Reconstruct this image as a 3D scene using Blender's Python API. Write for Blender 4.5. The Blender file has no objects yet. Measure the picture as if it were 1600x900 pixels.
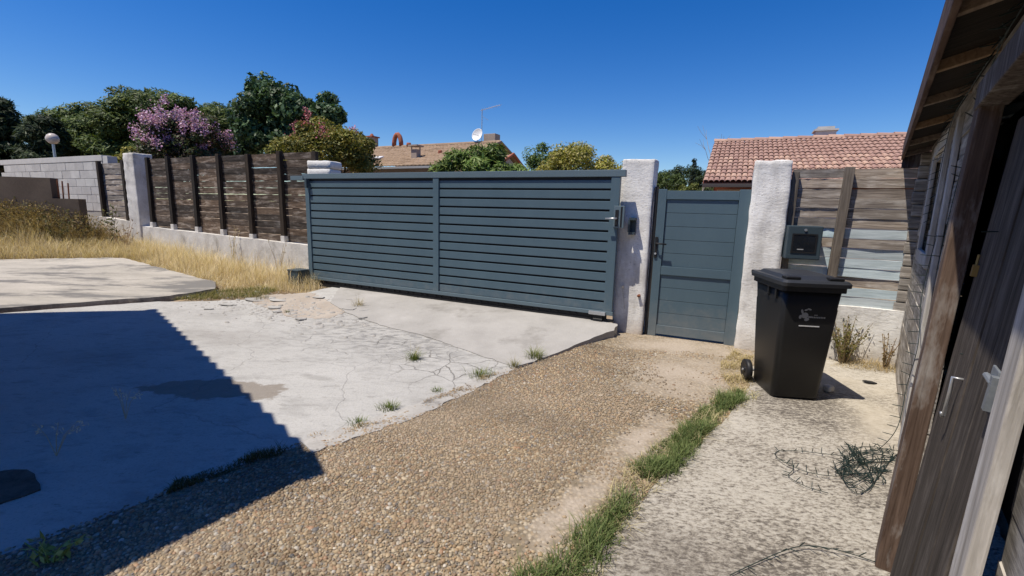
import bpy, bmesh, math, random
import numpy as np
from mathutils import Vector, Matrix
from mathutils.geometry import delaunay_2d_cdt
R_ = math.radians
random.seed(7); rng = np.random.default_rng(7)
scene = bpy.context.scene; col = scene.collection

# ------------------------------------------------------------------ camera
def make_camera():
    p, r = R_(9.6), R_(1.6)
    fw = Vector((0, math.cos(p), -math.sin(p))); up = Vector((0, math.sin(p), math.cos(p))); rt = Vector((1, 0, 0))
    rt2 = rt*math.cos(r) + up*math.sin(r); up2 = -rt*math.sin(r) + up*math.cos(r)
    cd = bpy.data.cameras.new('camera'); cd.sensor_width = 36; cd.lens = 36*710/1600
    cd.clip_start = .05; cd.clip_end = 3000
    co = bpy.data.objects.new('camera', cd); col.objects.link(co)
    m = Matrix((rt2, up2, -fw)).transposed().to_4x4(); m.translation = (0, 0, 1.55)
    co.matrix_world = m; scene.camera = co
make_camera()

# ------------------------------------------------------------------ light
SUN = Vector((-.40, -.19, 1.0)).normalized()          # towards the sun
w = bpy.data.worlds.new('World'); scene.world = w; w.use_nodes = True
nt = w.node_tree; bg = nt.nodes['Background']
sky = nt.nodes.new('ShaderNodeTexSky'); sky.sky_type = 'NISHITA'; sky.sun_disc = False
sky.sun_elevation = math.asin(SUN.z); sky.sun_rotation = math.atan2(SUN.x, SUN.y)
sky.air_density = 1.0; sky.dust_density = 0.1; sky.ozone_density = 4.0; sky.altitude = 100
hs = nt.nodes.new('ShaderNodeHueSaturation'); hs.inputs['Saturation'].default_value = 1.40; hs.inputs['Hue'].default_value = .514
nt.links.new(sky.outputs[0], hs.inputs['Color']); nt.links.new(hs.outputs[0], bg.inputs['Color'])
bg.inputs['Strength'].default_value = 0.088
sl = bpy.data.lights.new('sun', 'SUN'); sl.energy = 4.2; sl.angle = R_(.5); sl.color = (1, .92, .80)
so = bpy.data.objects.new('sun', sl); col.objects.link(so); so.location = (-6, -4, 18)
so.rotation_euler = SUN.to_track_quat('Z', 'Y').to_euler()
scene.view_settings.view_transform = 'Standard'; scene.view_settings.look = 'None'
scene.view_settings.exposure = 0.5; scene.view_settings.gamma = 1

# ------------------------------------------------------------------ helpers
def tag(o, label=None, cat=None, group=None, kind=None):
    if label: o['label'] = label
    if cat: o['category'] = cat
    if group: o['group'] = group
    if kind: o['kind'] = kind
    return o
def empty(name, loc, rz=0):
    o = bpy.data.objects.new(name, None); col.objects.link(o); o.location = loc; o.rotation_euler = (0, 0, rz)
    o.empty_display_size = .1
    return o
def link(name, me, parent=None, loc=(0, 0, 0), rot=(0, 0, 0), mat=None, sc=None):
    if mat is not None and not me.materials: me.materials.append(mat)
    o = bpy.data.objects.new(name, me); col.objects.link(o)
    o.location = loc; o.rotation_euler = rot
    if sc: o.scale = sc
    if parent: o.parent = parent
    return o
def mesh_np(name, verts, faces, mat=None, color=None, smooth=False):
    """verts (N,3); faces list of int arrays (M,k) with one k each"""
    me = bpy.data.meshes.new(name)
    if not isinstance(faces, list): faces = [faces]
    faces = [np.asarray(f, np.int32) for f in faces if len(f)]
    verts = np.asarray(verts, np.float32)
    me.vertices.add(len(verts)); me.vertices.foreach_set('co', verts.ravel())
    loops = np.concatenate([f.ravel() for f in faces]); tot = np.concatenate([np.full(len(f), f.shape[1], np.int32) for f in faces])
    st = np.concatenate([[0], np.cumsum(tot)[:-1]]).astype(np.int32)
    me.loops.add(len(loops)); me.loops.foreach_set('vertex_index', loops)
    me.polygons.add(len(tot)); me.polygons.foreach_set('loop_start', st)
    if smooth: me.polygons.foreach_set('use_smooth', np.ones(len(tot), bool))
    if color is not None:
        a = me.color_attributes.new('tint', 'FLOAT_COLOR', 'POINT')
        c = np.ones((len(verts), 4), np.float32); c[:, :3] = color; a.data.foreach_set('color', c.ravel())
    me.update(calc_edges=True)
    if mat: me.materials.append(mat)
    return me
class MB:
    def __init__(s): s.v = []; s.f = []
    def add(s, vs, fs):
        o = len(s.v); s.v += [tuple(v) for v in vs]; s.f += [tuple(i+o for i in f) for f in fs]; return s
    def box(s, x0, x1, y0, y1, z0, z1, m=None):
        vs = [Vector(p) for p in ((x0,y0,z0),(x1,y0,z0),(x1,y1,z0),(x0,y1,z0),(x0,y0,z1),(x1,y0,z1),(x1,y1,z1),(x0,y1,z1))]
        if m: vs = [m @ v for v in vs]
        return s.add(vs, ((0,3,2,1),(4,5,6,7),(0,1,5,4),(1,2,6,5),(2,3,7,6),(3,0,4,7)))
    def tube(s, pts, r, n=6, cap=True):
        pts = [Vector(p) for p in pts]; rs = r if isinstance(r, (list, tuple)) else [r]*len(pts)
        o = len(s.v); prev = None
        for i, p in enumerate(pts):
            t = (pts[min(i+1, len(pts)-1)] - pts[max(i-1, 0)])
            t = t.normalized() if t.length > 1e-9 else Vector((0, 0, 1))
            if prev is None: a = t.orthogonal().normalized()
            else:
                a = prev - t*prev.dot(t); a = a.normalized() if a.length > 1e-6 else t.orthogonal().normalized()
            prev = a; b = t.cross(a)
            for k in range(n):
                th = 2*math.pi*k/n; s.v.append(tuple(p + (a*math.cos(th)+b*math.sin(th))*rs[i]))
        for i in range(len(pts)-1):
            for k in range(n):
                k2 = (k+1) % n; s.f.append((o+i*n+k, o+i*n+k2, o+(i+1)*n+k2, o+(i+1)*n+k))
        if cap:
            s.f.append(tuple(o+k for k in reversed(range(n)))); s.f.append(tuple(o+(len(pts)-1)*n+k for k in range(n)))
        return s
    def lathe(s, prof, c=(0, 0, 0), n=20, axis='z'):
        o = len(s.v)
        for r, z in prof:
            for k in range(n):
                th = 2*math.pi*k/n; x, y = r*math.cos(th), r*math.sin(th)
                p = (x, y, z) if axis == 'z' else ((z, x, y) if axis == 'x' else (x, z, y))
                s.v.append((p[0]+c[0], p[1]+c[1], p[2]+c[2]))
        for i in range(len(prof)-1):
            for k in range(n):
                k2 = (k+1) % n; s.f.append((o+i*n+k, o+i*n+k2, o+(i+1)*n+k2, o+(i+1)*n+k))
        return s
    def prism(s, poly, z0, z1):
        n = len(poly); o = len(s.v)
        for z in (z0, z1):
            for x, y in poly: s.v.append((x, y, z))
        s.f.append(tuple(o+i for i in reversed(range(n)))); s.f.append(tuple(o+n+i for i in range(n)))
        for i in range(n):
            j = (i+1) % n; s.f.append((o+i, o+j, o+n+j, o+n+i))
        return s
    def mesh(s, name, mat=None, bevel=0, smooth=False, seg=2):
        me = bpy.data.meshes.new(name); me.from_pydata(s.v, [], s.f); 
        bm = bmesh.new(); bm.from_mesh(me)
        bmesh.ops.recalc_face_normals(bm, faces=bm.faces)
        if bevel:
            bmesh.ops.bevel(bm, geom=list(bm.edges), offset=bevel, segments=seg, affect='EDGES', profile=.6, clamp_overlap=True)
        bm.to_mesh(me); bm.free()
        if smooth:
            for p in me.polygons: p.use_smooth = True
        if mat: me.materials.append(mat)
        return me
    def build(s, name, mat, parent=None, loc=(0,0,0), rot=(0,0,0), bevel=0, smooth=False):
        return link(name, s.mesh(name, mat, bevel, smooth), parent, loc, rot)
def box_mesh(name, sx, sy, sz, mat, bevel=.004):
    return MB().box(-sx/2, sx/2, -sy/2, sy/2, -sz/2, sz/2).mesh(name, mat, bevel)
def vnoise(p, seed=0):
    """cheap smooth noise on (N,k) points, about -1..1"""
    r = np.random.default_rng(seed); out = np.zeros(len(p))
    for i in range(7):
        k = r.normal(size=p.shape[1])*(1+i*.6); out += np.sin(p@k + r.uniform(0, 6.28))/(1+i*.45)
    return out/2.6
def rough_block(name, sx, sy, sz, mat, amp=.008, cell=.05, seed=0, top_amp=None):
    """box standing on z=0 with uneven faces and chipped edges"""
    bm = bmesh.new(); bmesh.ops.create_cube(bm, size=1)
    for v in bm.verts: v.co = Vector((v.co.x*sx, v.co.y*sy, (v.co.z+.5)*sz))
    bmesh.ops.bevel(bm, geom=list(bm.edges), offset=.012, segments=1, affect='EDGES')
    for ax, L in ((0, sx), (1, sy), (2, sz)):
        n = max(1, int(L/cell))
        for i in range(1, n):
            co = Vector((0, 0, 0)); co[ax] = (L*i/n) if ax == 2 else (-L/2+L*i/n); no = Vector((0, 0, 0)); no[ax] = 1
            bmesh.ops.bisect_plane(bm, geom=list(bm.verts)+list(bm.edges)+list(bm.faces), plane_co=co, plane_no=no)
    bm.normal_update()
    P = np.array([v.co[:] for v in bm.verts]); a = vnoise(P*9, seed)*amp + vnoise(P*31, seed+1)*amp*.6
    for v, d in zip(bm.verts, a):
        e = 1.0 if v.co.z > .02 else 0
        v.co += v.normal*float(d)*e
    me = bpy.data.meshes.new(name); bm.to_mesh(me); bm.free()
    for p in me.polygons: p.use_smooth = True
    me.materials.append(mat); return me
def in_poly(P, poly):
    x, y = P[:, 0], P[:, 1]; ins = np.zeros(len(P), bool); n = len(poly)
    for i in range(n):
        x0, y0 = poly[i]; x1, y1 = poly[(i+1) % n]
        c = ((y0 > y) != (y1 > y)) & (x < (x1-x0)*(y-y0)/((y1-y0) or 1e-9)+x0); ins ^= c
    return ins
def dist_poly(P, poly):
    d = np.full(len(P), 1e9); n = len(poly)
    for i in range(n):
        a = np.array(poly[i]); b = np.array(poly[(i+1) % n]); ab = b-a
        t = np.clip(((P-a)@ab)/max(ab@ab, 1e-9), 0, 1); d = np.minimum(d, np.linalg.norm(P-(a+t[:, None]*ab), axis=1))
    return d
def dense(poly, step, jit, seed=1):
    r = random.Random(seed); out = []
    n = len(poly)
    for i in range(n):
        a = Vector(poly[i]); b = Vector(poly[(i+1) % n]); L = (b-a).length; m = max(1, int(L/step))
        for k in range(m):
            p = a.lerp(b, k/m)
            if k: p += Vector((r.uniform(-jit, jit), r.uniform(-jit, jit)))
            out.append((p.x, p.y))
    return out
def sheet(name, poly, zf, mat, cell=.25, edge=.12, jit=.012, thick=.1, seed=1, kind='structure', parent=None):
    """a slab filling a ground polygon, its top following zf(x,y), with a skirt round the edge"""
    bp = dense(poly, edge, jit, seed); arr = np.array(bp)
    lo, hi = arr.min(0), arr.max(0)
    gx, gy = np.meshgrid(np.arange(lo[0], hi[0], cell), np.arange(lo[1], hi[1], cell))
    G = np.c_[gx.ravel(), gy.ravel()] + rng.uniform(-.2, .2, (gx.size, 2))*cell
    G = G[in_poly(G, bp)]; G = G[dist_poly(G, bp) > cell*.35]
    pts = [Vector(p) for p in bp] + [Vector(p) for p in G]
    n = len(bp)
    ov, oe, of, *_ = delaunay_2d_cdt(pts, [], [list(range(n))], 1, 1e-5)
    V = np.array([v[:] for v in ov]); z = zf(V[:, 0], V[:, 1])
    vs = [tuple(p) for p in np.c_[V, z]]; fs = [tuple(f) for f in of]
    me = bpy.data.meshes.new(name); me.from_pydata(vs, [], fs)
    bm = bmesh.new(); bm.from_mesh(me)
    if sum(f.normal.z for f in bm.faces) < 0: bmesh.ops.reverse_faces(bm, faces=bm.faces)
    be = [e for e in bm.edges if e.is_boundary]
    r = bmesh.ops.extrude_edge_only(bm, edges=be)
    for v in [g for g in r['geom'] if isinstance(g, bmesh.types.BMVert)]: v.co.z -= thick
    bm.to_mesh(me); bm.free(); me.materials.append(mat)
    o = link(name, me, parent)
    if not parent: tag(o, kind=kind)
    return o

# ------------------------------------------------------------------ materials
class NT:
    def __init__(s, name):
        s.m = bpy.data.materials.new(name); s.m.use_nodes = True; s.t = s.m.node_tree; s.b = s.t.nodes['Principled BSDF']
    def n(s, typ, **kw):
        nd = s.t.nodes.new('ShaderNode'+typ)
        for k, v in kw.items():
            if k in nd.inputs: s.put(nd.inputs[k], v)
            else: setattr(nd, k, v)
        return nd
    def put(s, sock, v):
        if hasattr(v, 'links'): s.t.links.new(v, sock)
        elif hasattr(v, 'outputs'): s.t.links.new(v.outputs[0], sock)
        else: sock.default_value = v
    def pos(s, scale=(1, 1, 1), rot=(0, 0, 0), coord='world'):
        if coord == 'world': src = s.n('NewGeometry').outputs['Position']
        else: src = s.n('TexCoord').outputs['Object']
        mp = s.n('Mapping'); s.put(mp.inputs['Vector'], src); mp.inputs['Scale'].default_value = scale; mp.inputs['Rotation'].default_value = rot
        return mp.outputs[0]
    def noise(s, vec, scale, detail=4, rough=.55, dist=0):
        nd = s.n('TexNoise'); s.put(nd.inputs['Vector'], vec); nd.inputs['Scale'].default_value = scale
        nd.inputs['Detail'].default_value = detail; nd.inputs['Roughness'].default_value = rough; nd.inputs['Distortion'].default_value = dist
        return nd.outputs['Fac']
    def ramp(s, fac, stops, interp='LINEAR'):
        nd = s.n('ValToRGB'); s.put(nd.inputs[0], fac); cr = nd.color_ramp; cr.interpolation = interp
        while len(cr.elements) < len(stops): cr.elements.new(.5)
        for e, (p, c) in zip(cr.elements, stops):
            e.position = p; e.color = (c, c, c, 1) if isinstance(c, (int, float)) else (*c, 1)
        return nd.outputs[0]
    def mix(s, fac, a, b, mode='MIX'):
        nd = s.n('MixRGB', blend_type=mode); s.put(nd.inputs[0], fac)
        for i, v in ((1, a), (2, b)):
            if isinstance(v, tuple): v = (*v, 1)
            s.put(nd.inputs[i], v)
        return nd.outputs[0]
    def math(s, op, a, b=0, c=None, clamp=False):
        nd = s.n('Math', operation=op, use_clamp=clamp); s.put(nd.inputs[0], a); s.put(nd.inputs[1], b)
        if c is not None: s.put(nd.inputs[2], c)
        return nd.outputs[0]
    def spot(s, c, rx, ry, rot=0, soft=.5, wob=.25):
        """irregular blotch mask at world c: 1 inside"""
        p = s.n('NewGeometry').outputs['Position']
        sub = s.n('VectorMath', operation='SUBTRACT'); s.put(sub.inputs[0], p); sub.inputs[1].default_value = (c[0], c[1], 0)
        mp = s.n('Mapping', vector_type='TEXTURE'); s.put(mp.inputs[0], sub); mp.inputs['Rotation'].default_value = (0, 0, rot); mp.inputs['Scale'].default_value = (rx, ry, 1000)
        ln = s.n('VectorMath', operation='LENGTH'); s.put(ln.inputs[0], mp)
        nz = s.noise(p, 5/(rx+ry), 4)
        d = s.math('ADD', ln.outputs['Value'], s.math('MULTIPLY', s.math('SUBTRACT', nz, .5), wob*4))
        return s.ramp(d, [(1-soft if soft < 1 else 0, 1), (1, 0)])
    def done(s, color, rough=.8, bump=None, bstr=.4, bdist=.01, spec=.3, metal=0):
        s.put(s.b.inputs['Base Color'], (*color, 1) if isinstance(color, tuple) else color)
        s.put(s.b.inputs['Roughness'], rough); s.b.inputs['Specular IOR Level'].default_value = spec; s.b.inputs['Metallic'].default_value = metal
        if bump is not None:
            bn = s.n('Bump'); bn.inputs['Strength'].default_value = bstr; bn.inputs['Distance'].default_value = bdist
            s.put(bn.inputs['Height'], bump); s.t.links.new(bn.outputs[0], s.b.inputs['Normal'])
        return s.m
def mottled(name, a, b, scale=3, fine=40, rough=.85, bstr=.4, bdist=.008, spec=.25, coord='world', stretch=(1, 1, 1), var=0, dirt=None, metal=0, k=1):
    a = tuple(x*k for x in a); b = tuple(x*k for x in b)
    if dirt: dirt = (tuple(x*k for x in dirt[0]), dirt[1], dirt[2])
    t = NT(name); v = t.pos(stretch, coord=coord); n1 = t.noise(v, scale, 5, .6); n2 = t.noise(v, fine, 4, .6)
    f = t.math('ADD', t.math('MULTIPLY', n1, .65), t.math('MULTIPLY', n2, .35))
    c = t.ramp(f, [(.33, a), (.67, b)])
    if dirt: c = t.mix(t.ramp(t.noise(v, scale*.7, 6, .65), [(dirt[1], 0), (dirt[2], 1)]), c, dirt[0])
    if var:
        oi = t.n('ObjectInfo').outputs['Random']; hv = t.n('HueSaturation'); t.put(hv.inputs['Color'], c)
        t.put(hv.inputs['Value'], t.math('MULTIPLY_ADD', oi, 2*var, 1-var)); t.put(hv.inputs['Hue'], t.math('MULTIPLY_ADD', oi, .02, .49)); c = hv.outputs[0]
    return t.done(c, rough, f, bstr, bdist, spec, metal)
def plain(name, c, rough=.5, spec=.4, metal=0): return NT(name).done(c, rough, spec=spec, metal=metal)
def foliage_mat(name, rough=.55, trans=.25):
    t = NT(name); at = t.n('Attribute', attribute_name='tint'); c = at.outputs['Color']
    t.done(c, rough, spec=.25)
    tr = t.n('BsdfTranslucent'); t.put(tr.inputs['Color'], t.mix(1, c, (1.0, 1.0, .55), 'MULTIPLY'))
    mx = t.n('MixShader'); mx.inputs[0].default_value = trans
    t.t.links.new(t.b.outputs[0], mx.inputs[1]); t.t.links.new(tr.outputs[0], mx.inputs[2])
    t.t.links.new(mx.outputs[0], t.t.nodes['Material Output'].inputs[0]); return t.m
LEAF = foliage_mat('leaf'); STRAW = foliage_mat('straw', .7, .3)
def wood(name, a, b, rough=.85, var=.3, grain=(1.6, 26, 26), pale=None, bstr=.6):
    t = NT(name); oi = t.n('ObjectInfo').outputs['Random']
    v0 = t.n('TexCoord').outputs['Object']; off = t.n('VectorMath', operation='ADD'); t.put(off.inputs[0], v0)
    cm = t.n('CombineXYZ'); t.put(cm.inputs[0], t.math('MULTIPLY', oi, 37)); t.put(cm.inputs[2], t.math('MULTIPLY', oi, 11)); t.put(off.inputs[1], cm)
    mp = t.n('Mapping'); t.put(mp.inputs[0], off); mp.inputs['Scale'].default_value = grain
    g = t.noise(mp, 1.5, 7, .65, .6); mp2 = t.n('Mapping'); t.put(mp2.inputs[0], off); mp2.inputs['Scale'].default_value = tuple(1.0 if g_ < 5 else 4.0 for g_ in grain); bl = t.noise(mp2, 3.2, 5, .65)
    f = t.math('ADD', t.math('MULTIPLY', g, .75), t.math('MULTIPLY', bl, .25))
    c = t.ramp(f, [(.36, a), (.66, b)])
    if pale: c = t.mix(t.ramp(bl, [(.52, 0), (.7, pale[1])]), c, pale[0])
    hv = t.n('HueSaturation'); t.put(hv.inputs['Color'], c); t.put(hv.inputs['Value'], t.math('MULTIPLY_ADD', oi, 2*var, 1-var)); t.put(hv.inputs['Saturation'], t.math('MULTIPLY_ADD', oi, .5, .7))
    return t.done(hv.outputs[0], rough, g, bstr, .006, .2)

def concrete_yard():
    t = NT('yard_concrete'); p = t.pos()
    big = t.noise(p, .9, 6, .6); fine = t.noise(p, 60, 4, .7); mid = t.noise(t.pos((1, 2.2, 1), (0, 0, .5)), 5, 6, .65)
    c = t.ramp(t.math('ADD', t.math('MULTIPLY', big, .6), t.math('MULTIPLY', mid, .4)), [(.3, (.33, .32, .30)), (.48, (.46, .45, .43)), (.7, (.55, .54, .515))])
    c = t.mix(t.ramp(mid, [(.54, 0), (.68, .6)]), c, (.27, .26, .245))
    c = t.mix(t.ramp(t.noise(t.pos((1, 1.8, 1)), 2.2, 6, .7), [(.52, 0), (.66, .55)]), c, (.30, .29, .275))
    sp = t.noise(t.pos((1, 2.4, 1), (0, 0, .3)), 11, 6, .75); c = t.mix(t.ramp(sp, [(.60, 0), (.66, .55)]), c, (.22, .215, .205))
    zone = t.spot((-1.5, 5.3), 2.3, 1.1, -.45, .9, .2)                     # scoured, flaking strip
    scour = t.ramp(t.noise(t.pos((1, 2.6, 1), (0, 0, .45)), 6, 7, .72), [(.5, 0), (.6, 1)])
    c = t.mix(t.math('MULTIPLY', t.math('MULTIPLY', zone, scour), .9), c, (.24, .235, .23))
    st1 = t.spot((-2.45, 3.62), .66, .22, -.05, .15, .40); c = t.mix(t.math('MULTIPLY', st1, .7), c, (.19, .15, .11))
    st2 = t.spot((-3.5, 5.2), 1.0, .4, -.3, .9, .3); c = t.mix(t.math('MULTIPLY', st2, .4), c, (.22, .20, .18))
    st3 = t.spot((-1.75, 3.95), .2, .07, -.3, .5, .2); c = t.mix(t.math('MULTIPLY', st3, .5), c, (.27, .26, .24))
    st4 = t.spot((-4.2, 4.3), .9, .3, -.2, .9, .3); c = t.mix(t.math('MULTIPLY', st4, .35), c, (.24, .22, .2))
    # cracks
    dv = t.n('VectorMath', operation='ADD'); t.put(dv.inputs[0], p)
    nz = t.n('TexNoise'); t.put(nz.inputs['Vector'], p); nz.inputs['Scale'].default_value = 3; nz.inputs['Detail'].default_value = 5
    sc = t.n('VectorMath', operation='SCALE'); t.put(sc.inputs[0], nz.outputs['Color']); sc.inputs['Scale'].default_value = .28; t.put(dv.inputs[1], sc)
    def crack(scale, wd):
        vo = t.n('TexVoronoi', feature='DISTANCE_TO_EDGE'); t.put(vo.inputs['Vector'], dv); vo.inputs['Scale'].default_value = scale
        return t.ramp(vo.outputs['Distance'], [(0, 1), (wd, 0)])
    z1 = t.spot((-.55, 4.35), 1.25, .75, -.7, .7, .2); z2 = t.spot((-1.6, 5.0), 2.1, .9, -.4, .9, .3)
    cr = t.math('MAXIMUM', t.math('MULTIPLY', crack(3.4, .035), z1), t.math('MULTIPLY', crack(2.0, .02), t.math('MULTIPLY', z2, t.ramp(t.noise(p, 1.7, 3), [(.45, 0), (.55, 1)]))))
    cr = t.math('MAXIMUM', cr, t.math('MULTIPLY', crack(.55, .0035), .4))
    c = t.mix(t.math('MULTIPLY', cr, .85), c, (.13, .12, .11))
    c = t.mix(t.ramp(fine, [(.34, .45), (.48, 0)]), c, (.26, .25, .235))
    pit = t.noise(p, 24, 8, .8); c = t.mix(t.ramp(pit, [(.33, .6), (.42, 0)]), c, (.22, .21, .2)); c = t.mix(t.ramp(pit, [(.58, 0), (.70, .35)]), c, (.70, .69, .66))
    h = t.math('SUBTRACT', t.math('ADD', t.math('ADD', t.math('MULTIPLY', fine, .35), t.math('MULTIPLY', pit, .6)), t.math('ADD', t.math('MULTIPLY', mid, .5), t.math('MULTIPLY', t.math('MULTIPLY', zone, scour), -.7))), t.math('MULTIPLY', cr, .9))
    c = t.mix(1, c, (.86, .86, .85), 'MULTIPLY')
    return t.done(c, .88, h, .6, .014, .25)
YARD = concrete_yard()
PAD = mottled('ramp_concrete', (.37, .355, .33), (.52, .50, .47), 2.2, 70, .9, .8, .012, dirt=((.27, .255, .23), .55, .72), k=.76)
UPPER = mottled('upper_concrete', (.36, .335, .29), (.60, .555, .485), 1.6, 30, .9, .9, .014, stretch=(.6, 2.3, 1), dirt=((.22, .21, .195), .50, .60), k=.76)
CURB = mottled('kerb_mortar', (.36, .34, .31), (.58, .56, .52), 4, 45, .9, .8, .015, dirt=((.2, .19, .18), .58, .66), k=.76)
SOIL = mottled('dry_soil', (.26, .19, .12), (.44, .34, .23), 1.5, 30, .95, .6, .03, k=.76)
SANDY = mottled('sandy_dirt', (.40, .34, .28), (.54, .48, .41), 3, 60, .95, .5, .01, k=.76)
def drive_mat():
    t = NT('drive_matrix'); p = t.pos(); n1 = t.noise(p, 3, 5); vo = t.n('TexVoronoi'); t.put(vo.inputs['Vector'], p); vo.inputs['Scale'].default_value = 48
    peb = t.ramp(t.n('SeparateColor', Color=vo.outputs['Color']).outputs[0], [(0, (.20, .16, .11)), (.35, (.36, .27, .17)), (.6, (.46, .36, .24)), (.85, (.55, .47, .36)), (1, (.30, .28, .25))])
    c = t.mix(t.ramp(vo.outputs['Distance'], [(.35, 0), (.6, .8)]), peb, (.22, .18, .13))
    sand = t.math('MAXIMUM', t.spot((1.75, 4.35), .95, .7, .9, .9, .35), t.math('MAXIMUM', t.spot((.95, 3.0), .7, .16, .9, .9, .5), t.spot((.35, 2.2), .5, .13, .9, .9, .5)))
    sand = t.math('MAXIMUM', sand, t.spot((2.0, 5.3), 1.0, .5, -.3, .8, .4))
    c = t.mix(t.math('MULTIPLY', sand, .92), c, t.ramp(t.noise(p, 40, 5, .7), [(.3, (.40, .33, .26)), (.7, (.58, .50, .42))]))
    c = t.mix(1, c, (.76, .76, .74), 'MULTIPLY')
    jt = t.noise(t.pos((1, 1, 1)), 90, 3)
    return t.done(c, .85, t.math('SUBTRACT', t.math('MULTIPLY', jt, .4), t.math('MULTIPLY', vo.outputs['Distance'], 1.0)), .55, .008, .3)
DRIVE = drive_mat()
def rough_slab():
    t = NT('worn_slab'); rz = R_(32)
    v = t.pos((1, 2.0, 1), (0, 0, rz)); n1 = t.noise(v, 26, 6, .7, .1); n2 = t.noise(t.pos((1, 1.3, 1), (0, 0, rz)), 70, 4, .7); big = t.noise(t.pos(), .95, 5, .6)
    f = t.math('ADD', t.math('ADD', t.math('MULTIPLY', n1, .55), t.math('MULTIPLY', n2, .3)), t.math('MULTIPLY', big, .35))
    c = t.ramp(f, [(.52, (.17, .15, .13)), (.575, (.40, .36, .305)), (.64, (.62, .575, .50)), (.78, (.72, .68, .61))])
    smooth = t.math('MAXIMUM', t.spot((2.9, 4.3), 1.3, .6, -.4, .9, .3), t.spot((2.85, 3.3), .3, 1.1, -.65, .9, .3))
    c = t.mix(t.math('MULTIPLY', smooth, .85), c, t.ramp(t.noise(t.pos(), 9, 6, .65), [(.3, (.44, .39, .31)), (.7, (.62, .56, .47))]))
    dk = t.spot((.75, 1.75), .5, .35, .3, .9, .4); c = t.mix(t.math('MULTIPLY', dk, .45), c, (.20, .175, .15))
    c = t.mix(1, c, (.74, .74, .73), 'MULTIPLY')
    return t.done(c, .92, t.math('MULTIPLY', f, t.math('SUBTRACT', 1.15, smooth)), 1.0, .022, .2)
RSLAB = rough_slab()
def gate_paint():
    t = NT('anthracite_paint'); p = t.pos(); n = t.noise(t.pos(coord='object'), 160, 3); sm = t.noise(t.pos((1, 1, .5)), 2.3, 6, .65)
    c = t.mix(t.ramp(sm, [(.3, 0), (.7, 1)]), (.066, .108, .136), (.080, .127, .156))
    z = t.n('SeparateXYZ'); t.put(z.inputs[0], p); lo = t.math('SUBTRACT', t.math('MULTIPLY', t.noise(p, 7, 6, .7), 1.0), t.math('MULTIPLY', z.outputs[2], 1.1), clamp=True)
    c = t.mix(t.math('MULTIPLY', lo, .75), c, (.26, .245, .22))
    c = t.mix(t.ramp(t.noise(t.pos((1, 1, .25)), 9, 6, .7), [(.62, 0), (.78, .25)]), c, (.20, .22, .23))
    return t.done(c, .44, n, .06, .001, .45)
ANTH = gate_paint()
ANTH_L = mottled('anthracite_cap', (.095, .135, .158), (.107, .15, .175), 5, 160, .4, .06, .001, .5, 'object')
ANTH_D = plain('dark_box_plastic', (.035, .055, .068), .5)
BLACKP = mottled('hardware_and_shade_black', (.012, .012, .013), (.02, .02, .022), 8, 120, .5, .1, .001)  # hardware colour, also the black standing for shade in the gate gaps
STEEL = mottled('galvanised_steel', (.42, .43, .44), (.55, .56, .57), 20, 90, .38, .1, .001, .5, 'object', metal=.7)
def plaster():
    t = NT('white_render'); p = t.pos(); n1 = t.noise(p, 3.5, 6, .6); n2 = t.noise(t.pos((1, 1, 1.8)), 22, 5, .65); n3 = t.noise(t.pos((1, 1, 2.6)), 40, 3, .5)
    c = t.ramp(t.math('ADD', t.math('MULTIPLY', n1, .6), t.math('MULTIPLY', n2, .4)), [(.33, (.62, .60, .56)), (.6, (.83, .82, .79))])
    z = t.n('SeparateXYZ'); t.put(z.inputs[0], p)
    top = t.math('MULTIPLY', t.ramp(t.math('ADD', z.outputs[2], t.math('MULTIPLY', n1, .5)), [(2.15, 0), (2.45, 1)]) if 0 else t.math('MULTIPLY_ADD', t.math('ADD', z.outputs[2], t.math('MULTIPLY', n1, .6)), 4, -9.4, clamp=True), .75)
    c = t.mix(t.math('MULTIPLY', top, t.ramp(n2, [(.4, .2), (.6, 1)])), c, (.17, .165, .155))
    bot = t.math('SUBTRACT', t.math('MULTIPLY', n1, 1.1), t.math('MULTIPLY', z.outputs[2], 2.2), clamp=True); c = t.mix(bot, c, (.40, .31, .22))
    c = t.mix(t.ramp(n3, [(.28, .8), (.36, 0)]), c, (.36, .34, .30))
    c = t.mix(t.ramp(t.noise(t.pos((1.5, 1.5, .35)), 3, 6, .65), [(.50, 0), (.66, .55)]), c, (.42, .40, .365))
    return t.done(c, .93, t.math('ADD', t.math('MULTIPLY', n2, .6), t.ramp(n3, [(.28, 0), (.38, .5)])), .6, .014, .2)
PLASTER = plaster()
PLASTER_D = mottled('weathered_render', (.46, .44, .41), (.72, .70, .665), 2.8, 40, .93, .9, .02, .2, dirt=((.27, .25, .22), .54, .70))
WHITEB = mottled('painted_block', (.62, .61, .58), (.80, .79, .76), 5, 40, .9, .8, .015, .2)
BLOCKM = mottled('cement_block', (.40, .39, .37), (.54, .525, .50), 4, 60, .95, .5, .008, .2, var=.10, k=1)
BLOCKT = mottled('cement_beam', (.44, .43, .41), (.56, .545, .52), 3, 60, .95, .4, .006, .2, k=1)
BROWNW = mottled('brown_render', (.085, .065, .05), (.14, .11, .085), 2, 40, .95, .5, .01, .2)
DARKW = wood('dark_fence_board', (.035, .025, .019), (.18, .137, .105), .9, .5, pale=((.40, .35, .30), .7))
POSTW = wood('dark_post', (.014, .011, .009), (.055, .043, .034), .9, .2, (26, 26, 1.6))
GREYW = wood('grey_fence_board', (.12, .098, .082), (.40, .35, .30), .9, .3, pale=((.52, .49, .45), .7))
BLUEW = wood('blue_grey_board', (.34, .42, .45), (.58, .68, .72), .85, .15)
GPOST = wood('grey_post', (.075, .064, .054), (.20, .172, .145), .9, .15, (26, 26, 1.6))
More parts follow.
